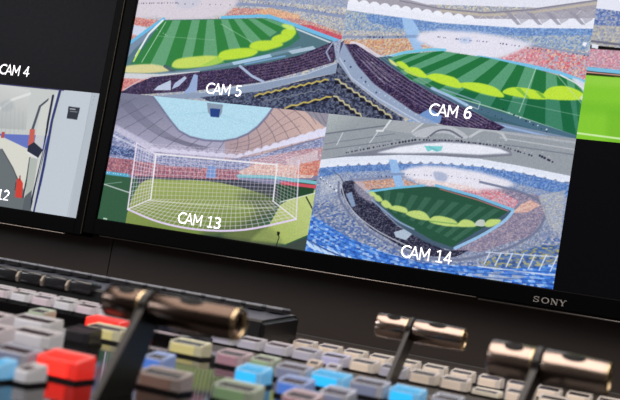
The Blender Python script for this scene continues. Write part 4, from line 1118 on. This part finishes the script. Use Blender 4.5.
def button(x, y, w, d, h, key, label, group, lift=0):
    z = STEP if lift else pz(y)
    r = empty('push_button', (x, y, z), label, 'button', group); body, rim, lens, win = bmat(key)
    r.rotation_euler.x = 0 if lift else slope(y)
    f = h * .80; e = .0014; yb = d / 2 - .0004; ang = (h - f) / (d - .0008)
    o = link('cap', extrude_profile([(-d / 2, .0014), (-d / 2, f), (-d / 2 + .0004, f + .0002), (yb, h), (d / 2, h - .0006), (d / 2, .0014)], -w / 2, w / 2, bev=.00035), body, r)
    if h > .006: link('lens', bx(-w * .43, w * .28, -d / 2 - .0004, -d / 2 + .001, h * .16, f * .93, .0003), lens, r)
    def slab(x0, x1, y0, y1, lo, hi, bm=None): return extrude_profile([(y0, f + (y0 + d / 2) * ang + lo), (y1, f + (y1 + d / 2) * ang + lo), (y1, f + (y1 + d / 2) * ang + hi), (y0, f + (y0 + d / 2) * ang + hi)], x0, x1, bm=bm)
    bm = slab(-w / 2 + .0003, w / 2 - .0003, yb - e * 1.3, yb, .0001, .0009); slab(-w / 2 + .0003, -w / 2 + e, -d / 2 + .0006, yb - e * 1.3, .0001, .0008, bm); slab(w / 2 - e, w / 2 - .0003, -d / 2 + .0006, yb - e * 1.3, .0001, .0008, bm)
    link('cap_rim', bm, rim, r)
    link('legend_window', slab(-w / 2 + e * 1.2, w / 2 - e * 1.2, -d / 2 + .0012, d * .12, .0001, .0005), win, r)
    link('base_skirt', bx(-w / 2 - .0006, w / 2 + .0006, -d / 2 - .0006, d / 2 + .0006, .00005, .0016), M_BLACKP, r)
link('raised_step', sh(bx(-.25, .462, -.5605, -.474, pz(-.56) - .002, STEP, .0006)), M_GLOSS, pan)
BUTTONS=[
(0.4955,-0.405,0.0176,0.0125,0.0092,'cream','cream push button in the farthest row, first one right of the key strip end','cream push buttons in the farthest row right of the key strip',0),
(0.5177,-0.405,0.0176,0.0125,0.0092,'cream','cream push button in the farthest row, second one right of the key strip end','cream push buttons in the farthest row right of the key strip',0),
(0.5399,-0.405,0.0176,0.0125,0.0092,'cream','cream push button in the farthest row, third one right of the key strip end','cream push buttons in the farthest row right of the key strip',0),
(0.5621,-0.405,0.0176,0.0125,0.0092,'cream','cream push button in the farthest row, fourth one right of the key strip end','cream push buttons in the farthest row right of the key strip',0),
(0.5843,-0.405,0.0176,0.0125,0.0092,'cream','cream push button in the farthest row, fifth one right of the key strip end','cream push buttons in the farthest row right of the key strip',0),
(0.6065,-0.405,0.0176,0.0125,0.0092,'cream','cream push button in the farthest row, sixth one right of the key strip end','cream push buttons in the farthest row right of the key strip',0),
(0.6287,-0.405,0.0176,0.0125,0.0092,'cream','cream push button in the farthest row, seventh one right of the key strip end','cream push buttons in the farthest row right of the key strip',0),
(0.6509,-0.405,0.0176,0.0125,0.0092,'cream','cream push button in the farthest row, eighth one right of the key strip end','cream push buttons in the farthest row right of the key strip',0),
(0.6731,-0.405,0.0176,0.0125,0.0092,'cream','cream push button in the farthest row, ninth one right of the key strip end','cream push buttons in the farthest row right of the key strip',0),
(0.6953,-0.405,0.0176,0.0125,0.0092,'cream','cream push button in the farthest row, tenth one right of the key strip end','cream push buttons in the farthest row right of the key strip',0),
(0.7175,-0.405,0.0176,0.0125,0.0092,'cream','cream push button in the farthest row, eleventh one right of the key strip end','cream push buttons in the farthest row right of the key strip',0),
(0.7397,-0.405,0.0176,0.0125,0.0092,'cream','cream push button in the farthest row, twelfth one right of the key strip end','cream push buttons in the farthest row right of the key strip',0),
(0.469,-0.495,0.0185,0.0135,0.0092,'silver',"silver grey push button in the second row, first from that row's left end",'push buttons in the second row from the back',0),
(0.4915,-0.495,0.0185,0.0135,0.0092,'silver',"silver grey push button in the second row, second from that row's left end",'push buttons in the second row from the back',0),
(0.514,-0.495,0.0185,0.0135,0.0092,'silver',"silver grey push button in the second row, third from that row's left end",'push buttons in the second row from the back',0),
(0.5365,-0.495,0.0185,0.0135,0.0092,'silver',"silver grey push button in the second row, fourth from that row's left end",'push buttons in the second row from the back',0),
(0.559,-0.495,0.0185,0.0135,0.0092,'lilac',"lavender lit push button in the second row, fifth from that row's left end",'push buttons in the second row from the back',0),
(0.5815,-0.495,0.0185,0.0135,0.0092,'cream',"cream push button in the second row, sixth from that row's left end",'push buttons in the second row from the back',0),
(0.604,-0.495,0.0185,0.0135,0.0092,'silver',"silver grey push button in the second row, seventh from that row's left end",'push buttons in the second row from the back',0),
(0.6265,-0.495,0.0185,0.0135,0.0092,'cream',"cream push button in the second row, eighth from that row's left end",'push buttons in the second row from the back',0),
(0.649,-0.495,0.0185,0.0135,0.0092,'cream',"cream push button in the second row, ninth from that row's left end",'push buttons in the second row from the back',0),
(0.6715,-0.495,0.0185,0.0135,0.005,'bright',"bright flat cream push button in the second row, tenth from that row's left end",'push buttons in the second row from the back',0),
(0.694,-0.495,0.0185,0.0135,0.0092,'cream',"cream push button in the second row, eleventh from that row's left end",'push buttons in the second row from the back',0),
(0.7165,-0.495,0.0185,0.0135,0.0092,'cream',"cream push button in the second row, twelfth from that row's left end",'push buttons in the second row from the back',0),
(0.5805,-0.585,0.0088,0.008,0.0085,'peach','small square peach button, left one of a pair before the second row','small square buttons before the second row',0),
(0.5935,-0.585,0.0088,0.008,0.0085,'silver','small square silver button, right one of a pair before the second row','small square buttons before the second row',0),
(0.621,-0.655,0.0207,0.0135,0.0095,'cyan','bright cyan lit push button directly left of a dull grey-blue one','push buttons in the row of cyan lit buttons',0),
(0.6447,-0.655,0.02,0.0135,0.0095,'steel','dull grey-blue push button between two cyan lit ones','push buttons in the row of cyan lit buttons',0),
(0.6669,-0.655,0.018,0.0135,0.0095,'cyan','bright cyan lit push button at the bottom edge, below the middle lever','push buttons in the row of cyan lit buttons',0),
(0.5979,-0.655,0.0195,0.0135,0.0095,'steel','grey push button directly left of the first cyan lit one','push buttons in the row of cyan lit buttons',0),
(0.6901,-0.655,0.0156,0.0135,0.0095,'steel','grey push button cut by the bottom edge, right of the cyan ones','push buttons in the row of cyan lit buttons',0),
(0.5718,-0.64,0.0146,0.0135,0.0095,'green','pale green push button above the blue one in the centre','push buttons in the row of cyan lit buttons',0),
(0.5533,-0.645,0.0185,0.0135,0.0095,'pink','peach and pink push button under the open end of the left lever','push buttons in the row of cyan lit buttons',0),
(0.5153,-0.632,0.0234,0.0135,0.0095,'yellow','pale yellow push button right of the left lever arm','push buttons in the row of cyan lit buttons',0),
(0.5952,-0.7033,0.0165,0.0135,0.0095,'cyan','light cyan lit push button left of centre near the bottom','push buttons in the third lit row',0),
(0.6255,-0.7148,0.0163,0.0135,0.0095,'blue','blue lit push button partly hidden at bottom centre','push buttons in the third lit row',0),
(0.6523,-0.7222,0.0156,0.0135,0.0095,'steel','steel blue push button at the bottom edge below the first cyan one','push buttons in the third lit row',0),
(0.5514,-0.7289,0.0124,0.0135,0.0095,'blue','small blue push button behind the brown one','push buttons in the third lit row',0),
(0.6197,-0.7685,0.0217,0.013,0.009,'green','large pale green push button at the bottom edge','nearest row of push buttons',0),
(0.5838,-0.7765,0.0236,0.013,0.009,'brown','large grey-brown push button right of the left lever arm','nearest row of push buttons',0),
(0.6486,-0.7576,0.0167,0.0135,0.0095,'pink','pinkish push button cut by the bottom edge','nearest row of push buttons',0),
(0.5445,-0.8038,0.0237,0.015,0.0115,'red','large bright red lit push button at lower left','nearest row of push buttons',0),
(0.5133,-0.7994,0.0214,0.013,0.009,'steel','grey-blue push button directly left of the big red one','nearest row of push buttons',0),
(0.5387,-0.8437,0.0074,0.0135,0.009,'cyan','pale cyan push button at the left edge below the grey-blue one','nearest row of push buttons',0),
(0.5485,-0.835,0.0083,0.0135,0.008,'white','grey push button below and left of the red one','nearest row of push buttons',0),
(0.434,-0.6801,0.0288,0.0135,0.0095,'white','wide light grey push button, upper one of two stacked in view at left','wide grey push buttons at the left',0),
(0.4745,-0.7333,0.0261,0.0135,0.0095,'white','wide light grey push button, lower one of two stacked in view at left','wide grey push buttons at the left',0),
(0.4194,-0.702,0.0178,0.0135,0.0095,'pinkwhite','pinkish grey push button cut by the left edge, upper one','wide grey push buttons at the left',0),
(0.4591,-0.7505,0.0162,0.0135,0.0095,'pinkwhite','pinkish grey push button cut by the left edge, lower one','wide grey push buttons at the left',0),
(0.4713,-0.6845,0.017,0.0135,0.0095,'dark','dark unlit push button right of the wide grey ones','wide grey push buttons at the left',0),
(0.3897,-0.6168,0.0137,0.0135,0.0095,'green','yellow-green push button just behind the wide grey ones','wide grey push buttons at the left',0),
(0.461,-0.642,0.0262,0.0135,0.0095,'yellow','pale yellow push button left of the left lever arm','wide grey push buttons at the left',0),
(0.262,-0.5,0.0175,0.013,0.0085,'white','white button, first from left in the upper dense row under the key strip','pale push buttons in the dense rows below the key strip',1),
(0.2825,-0.5,0.0175,0.013,0.0085,'pinkwhite','pale pinkish button, second from left in the upper dense row under the key strip','pale push buttons in the dense rows below the key strip',1),
(0.303,-0.5,0.0175,0.013,0.0085,'pinkwhite','pale pinkish button, third from left in the upper dense row under the key strip','pale push buttons in the dense rows below the key strip',1),
(0.3235,-0.5,0.0175,0.013,0.0085,'white','white button, fourth from left in the upper dense row under the key strip','pale push buttons in the dense rows below the key strip',1),
(0.344,-0.5,0.0175,0.013,0.0085,'pinkwhite','pale pinkish button, fifth from left in the upper dense row under the key strip','pale push buttons in the dense rows below the key strip',1),
(0.3645,-0.5,0.0175,0.013,0.0085,'pinkwhite','pale pinkish button, sixth from left in the upper dense row under the key strip','pale push buttons in the dense rows below the key strip',1),
(0.385,-0.5,0.0175,0.013,0.0085,'mint','mint green lit button, seventh from left in the upper dense row under the key strip','pale push buttons in the dense rows below the key strip',1),
(0.4055,-0.5,0.0175,0.013,0.0085,'pinkwhite','pale pinkish button, eighth from left in the upper dense row under the key strip','pale push buttons in the dense rows below the key strip',1),
(0.426,-0.5,0.0175,0.013,0.0085,'pinkwhite','pale pinkish button, ninth from left in the upper dense row under the key strip','pale push buttons in the dense rows below the key strip',1),
(0.4465,-0.5,0.0175,0.013,0.0085,'white','white button, tenth from left in the upper dense row under the key strip','pale push buttons in the dense rows below the key strip',1),
(0.268,-0.532,0.0178,0.013,0.0085,'white','white button, first from left in the lower dense row under the key strip','pale push buttons in the dense rows below the key strip',1),
(0.2885,-0.532,0.0178,0.013,0.0085,'pinkwhite','pale pinkish button, second from left in the lower dense row under the key strip','pale push buttons in the dense rows below the key strip',1),
(0.309,-0.532,0.0178,0.013,0.0085,'white','white button, third from left in the lower dense row under the key strip','pale push buttons in the dense rows below the key strip',1),
(0.3295,-0.532,0.0178,0.013,0.0085,'pinkwhite','pale pinkish button, fourth from left in the lower dense row under the key strip','pale push buttons in the dense rows below the key strip',1),
(0.35,-0.532,0.0178,0.013,0.0085,'white','white button, fifth from left in the lower dense row under the key strip','pale push buttons in the dense rows below the key strip',1),
(0.3705,-0.532,0.0178,0.013,0.0085,'pinkwhite','pale pinkish button, sixth from left in the lower dense row under the key strip','pale push buttons in the dense rows below the key strip',1),
(0.391,-0.532,0.0178,0.013,0.0085,'white','white button, seventh from left in the lower dense row under the key strip','pale push buttons in the dense rows below the key strip',1),
(0.4175,-0.578,0.0287,0.0135,0.0095,'red','bright red lit push button just below the left lever grip','pale push buttons in the dense rows below the key strip',0),
]

for b in BUTTONS: button(*b)

# ------------------------------------------------------------------ key strip module behind the left buttons
KX1 = .4852; KY0, KY1 = -.468, -.405
kb = empty('key_strip', (.1, KY0, pz(-.44)), 'long black key strip unit with rounded end behind the left lever', 'keyboard')
offK = Vector(kb.location); zb = pz(-.44)
prof = [(KY0 + .003, zb + .0012), (KY0, zb + .004), (KY0 + .001, -.0790), (KY0 + .0035, -.0772), (KY1, -.0702), (KY1 + .004, -.0725), (KY1 + .004, zb + .0012)]
bm = extrude_profile(prof, -.35, KX1)
bmesh.ops.bevel(bm, geom=[e for e in bm.edges if all(abs(v.co.x - KX1) < 1e-4 for v in e.verts)], offset=.003, segments=3, affect='EDGES')
for f in bm.faces: f.material_index = 1 if f.normal.z > .7 or False else 0
bm.normal_update()
for f in bm.faces: f.material_index = 1 if abs(f.normal.z) > .9 and f.calc_center_median().z > -.08 else 0
link('housing', sh(bm, offK), [M_BLACKP, M_KEYD], kb)
for k in range(30):
    x = KX1 - .0155 - k * .019
    o = link('key', sh(bx(x - .0078, x + .0078, KY1 - .016, KY1 + .001, -.0710, -.0672, .0008), offK), M_CAPD, kb)
    bm = bmesh.new(); z = -.0673
    for a in ((x - .0072, x + .0072, KY1 - .0153, KY1 - .0147), (x - .0072, x + .0072, KY1 - .0006, KY1 + .0004), (x - .0072, x - .0066, KY1 - .0147, KY1 - .0006), (x + .0066, x + .0072, KY1 - .0147, KY1 - .0006)): box(bm, *a, z, z + .0011)
    link('key_edge_glint', sh(bm, offK), mat('key_glint_grey', (200, 205, 215), .25, metal=.2), o)  # pale frame drawn as the glints along the key's outline
lx = .3155
for k in range(14):
    x = lx - k * .0255
    bm = bx(x - .0112, x + .0112, KY0 - .0035, KY0 + .014, -.0835, -.0722, .0028, 4)
    o = link('key', sh(bm, offK), M_CAPD, kb, True); o['label'] = 'large rounded front key of the strip'
    link('lit_gap_strip', sh(extrude_profile([(KY0 - .0025, -.0825), (KY0 - .0040, -.0785), (KY0 - .002, -.0742), (KY0 + .006, -.0728), (KY0 + .006, -.0825)], x - .0142, x - .0120), offK), mat('lit_gap_pale', (165, 155, 145), .4), o)  # pale strip coloured as light caught in the slot between keys

# ------------------------------------------------------------------ lever handles
def lever(cx, cy, cz, L, R, split, arm_top, arm_bot, mat_l, mat_r, label, armw=.0038, w0=.0055, w1=.013, taper=.9):
    """horizontal two-part tube on a leaning flat arm; split = arm position along the tube 0..1"""
    y0 = arm_bot[0]; z0 = pz(y0)
    r = empty('t_bar_lever', (cx - L / 2 + L * split, y0, z0), label, 'lever', 'two-part metal lever handles'); off = Vector(r.location)
    xs = cx - L / 2; xa = xs + L * split
    def tube(a, b, ra, rb, m, nm):
        bv = .0012
        bm = lathe_x([(a, ra * .80), (a, ra - bv), (a + bv * .4, ra - bv * .4), (a + bv, ra), ((a + b) / 2, (ra + rb) / 2 * 1.01), (b - bv, rb), (b - bv * .4, rb - bv * .4), (b, rb - bv), (b, rb * .72), (b - .010, rb * .68), (b - .010, 0.0001)], 64, c=(0, cy, cz))
        lathe_x([(a, ra * .80), (a, .0001)], 64, bm, (0, cy, cz))
        o = link(nm, sh(bm, off), m, r, True); return o
    def rad(x): return R * (1 + (taper - 1) * (x - xs) / L)
    g1 = tube(xs, xa - armw * .62, rad(xs) * .98, rad(xa), mat_l, 'grip')
    g2 = tube(xa + armw * .62, xs + L, rad(xa) * 1.02, rad(xs + L), mat_r, 'grip')
    for g, a, b in ((g1, xs, xa), (g2, xa, xs + L)):
        m = a + (b - a) * .5; rr = rad(m) * 1.03
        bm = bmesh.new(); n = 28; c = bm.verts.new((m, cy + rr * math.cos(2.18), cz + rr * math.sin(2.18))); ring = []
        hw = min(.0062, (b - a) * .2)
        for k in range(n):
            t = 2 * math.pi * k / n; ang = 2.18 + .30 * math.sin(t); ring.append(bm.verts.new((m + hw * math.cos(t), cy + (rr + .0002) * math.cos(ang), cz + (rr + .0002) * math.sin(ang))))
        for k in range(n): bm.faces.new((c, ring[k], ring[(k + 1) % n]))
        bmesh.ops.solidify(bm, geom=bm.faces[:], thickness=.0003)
        d = link('recess_shade', sh(bm, off), M_RECESS_SHADE, g); d['label'] = 'dark oval shade of a recess in the grip'  # raised dark disc stands in for the shade inside a dimple
    re = rad(xs + L)
    bm = lathe_x([(xs + L - .0006, re * .985), (xs + L + .0006, re * .96), (xs + L + .0006, re * .72), (xs + L - .0006, re * .70)], 64, c=(0, cy, cz)); o = link('end_ring', sh(bm, off), M_BRASS, r, True); o['label'] = 'pale brass ring round the open end'
    bm = lathe_x([(xa - armw * .62 - .0012, rad(xa) * 1.01), (xa - armw * .62 - .0001, rad(xa) * 1.025), (xa - armw * .62, rad(xa) * .7)], 64, c=(0, cy, cz)); link('collar_ring', sh(bm, off), M_BRASS, r, True)
    # arm: flat plate in the y-z plane
    ty, tz = cy, cz; yb, zb_ = arm_bot[0], pz(arm_bot[0]) - .0015
    rt = R * 1.06
    pts = []
    for k in range(9):
        a = math.pi * (-.05 + 1.1 * k / 8); pts.append((ty + rt * math.cos(a), tz + rt * math.sin(a)))
    pts += [(yb - w1, zb_), (yb + w1, pz(yb + w1) - .0015)]
    bm = extrude_profile(pts, xa - armw / 2, xa + armw / 2, bev=.0004)
    link('arm', sh(bm, off), M_ARM, r)
lever(.5933, -.7988, -.0708, .0705, .0079, .33, None, (-.818,), M_BRONZE2, M_BRONZE2, 'large blurred dark bronze lever handle at left, nearest the camera', w1=.0145, taper=1.0)
lever(.6279, -.527, -.0638, .0610, .0083, .40, None, (-.556,), M_BRONZE, M_BRONZE, 'smallest-looking metal lever handle, in the middle between the other two', w1=.008, taper=.88, armw=.0030)
lever(.743, -.667, -.0683, .0620, .0099, .42, None, (-.716,), M_BRONZE, M_BRONZE, 'large metal lever handle with pinkish glint at lower right', w1=.011, taper=.9, armw=.0034)


# ------------------------------------------------------------------ check: nothing else
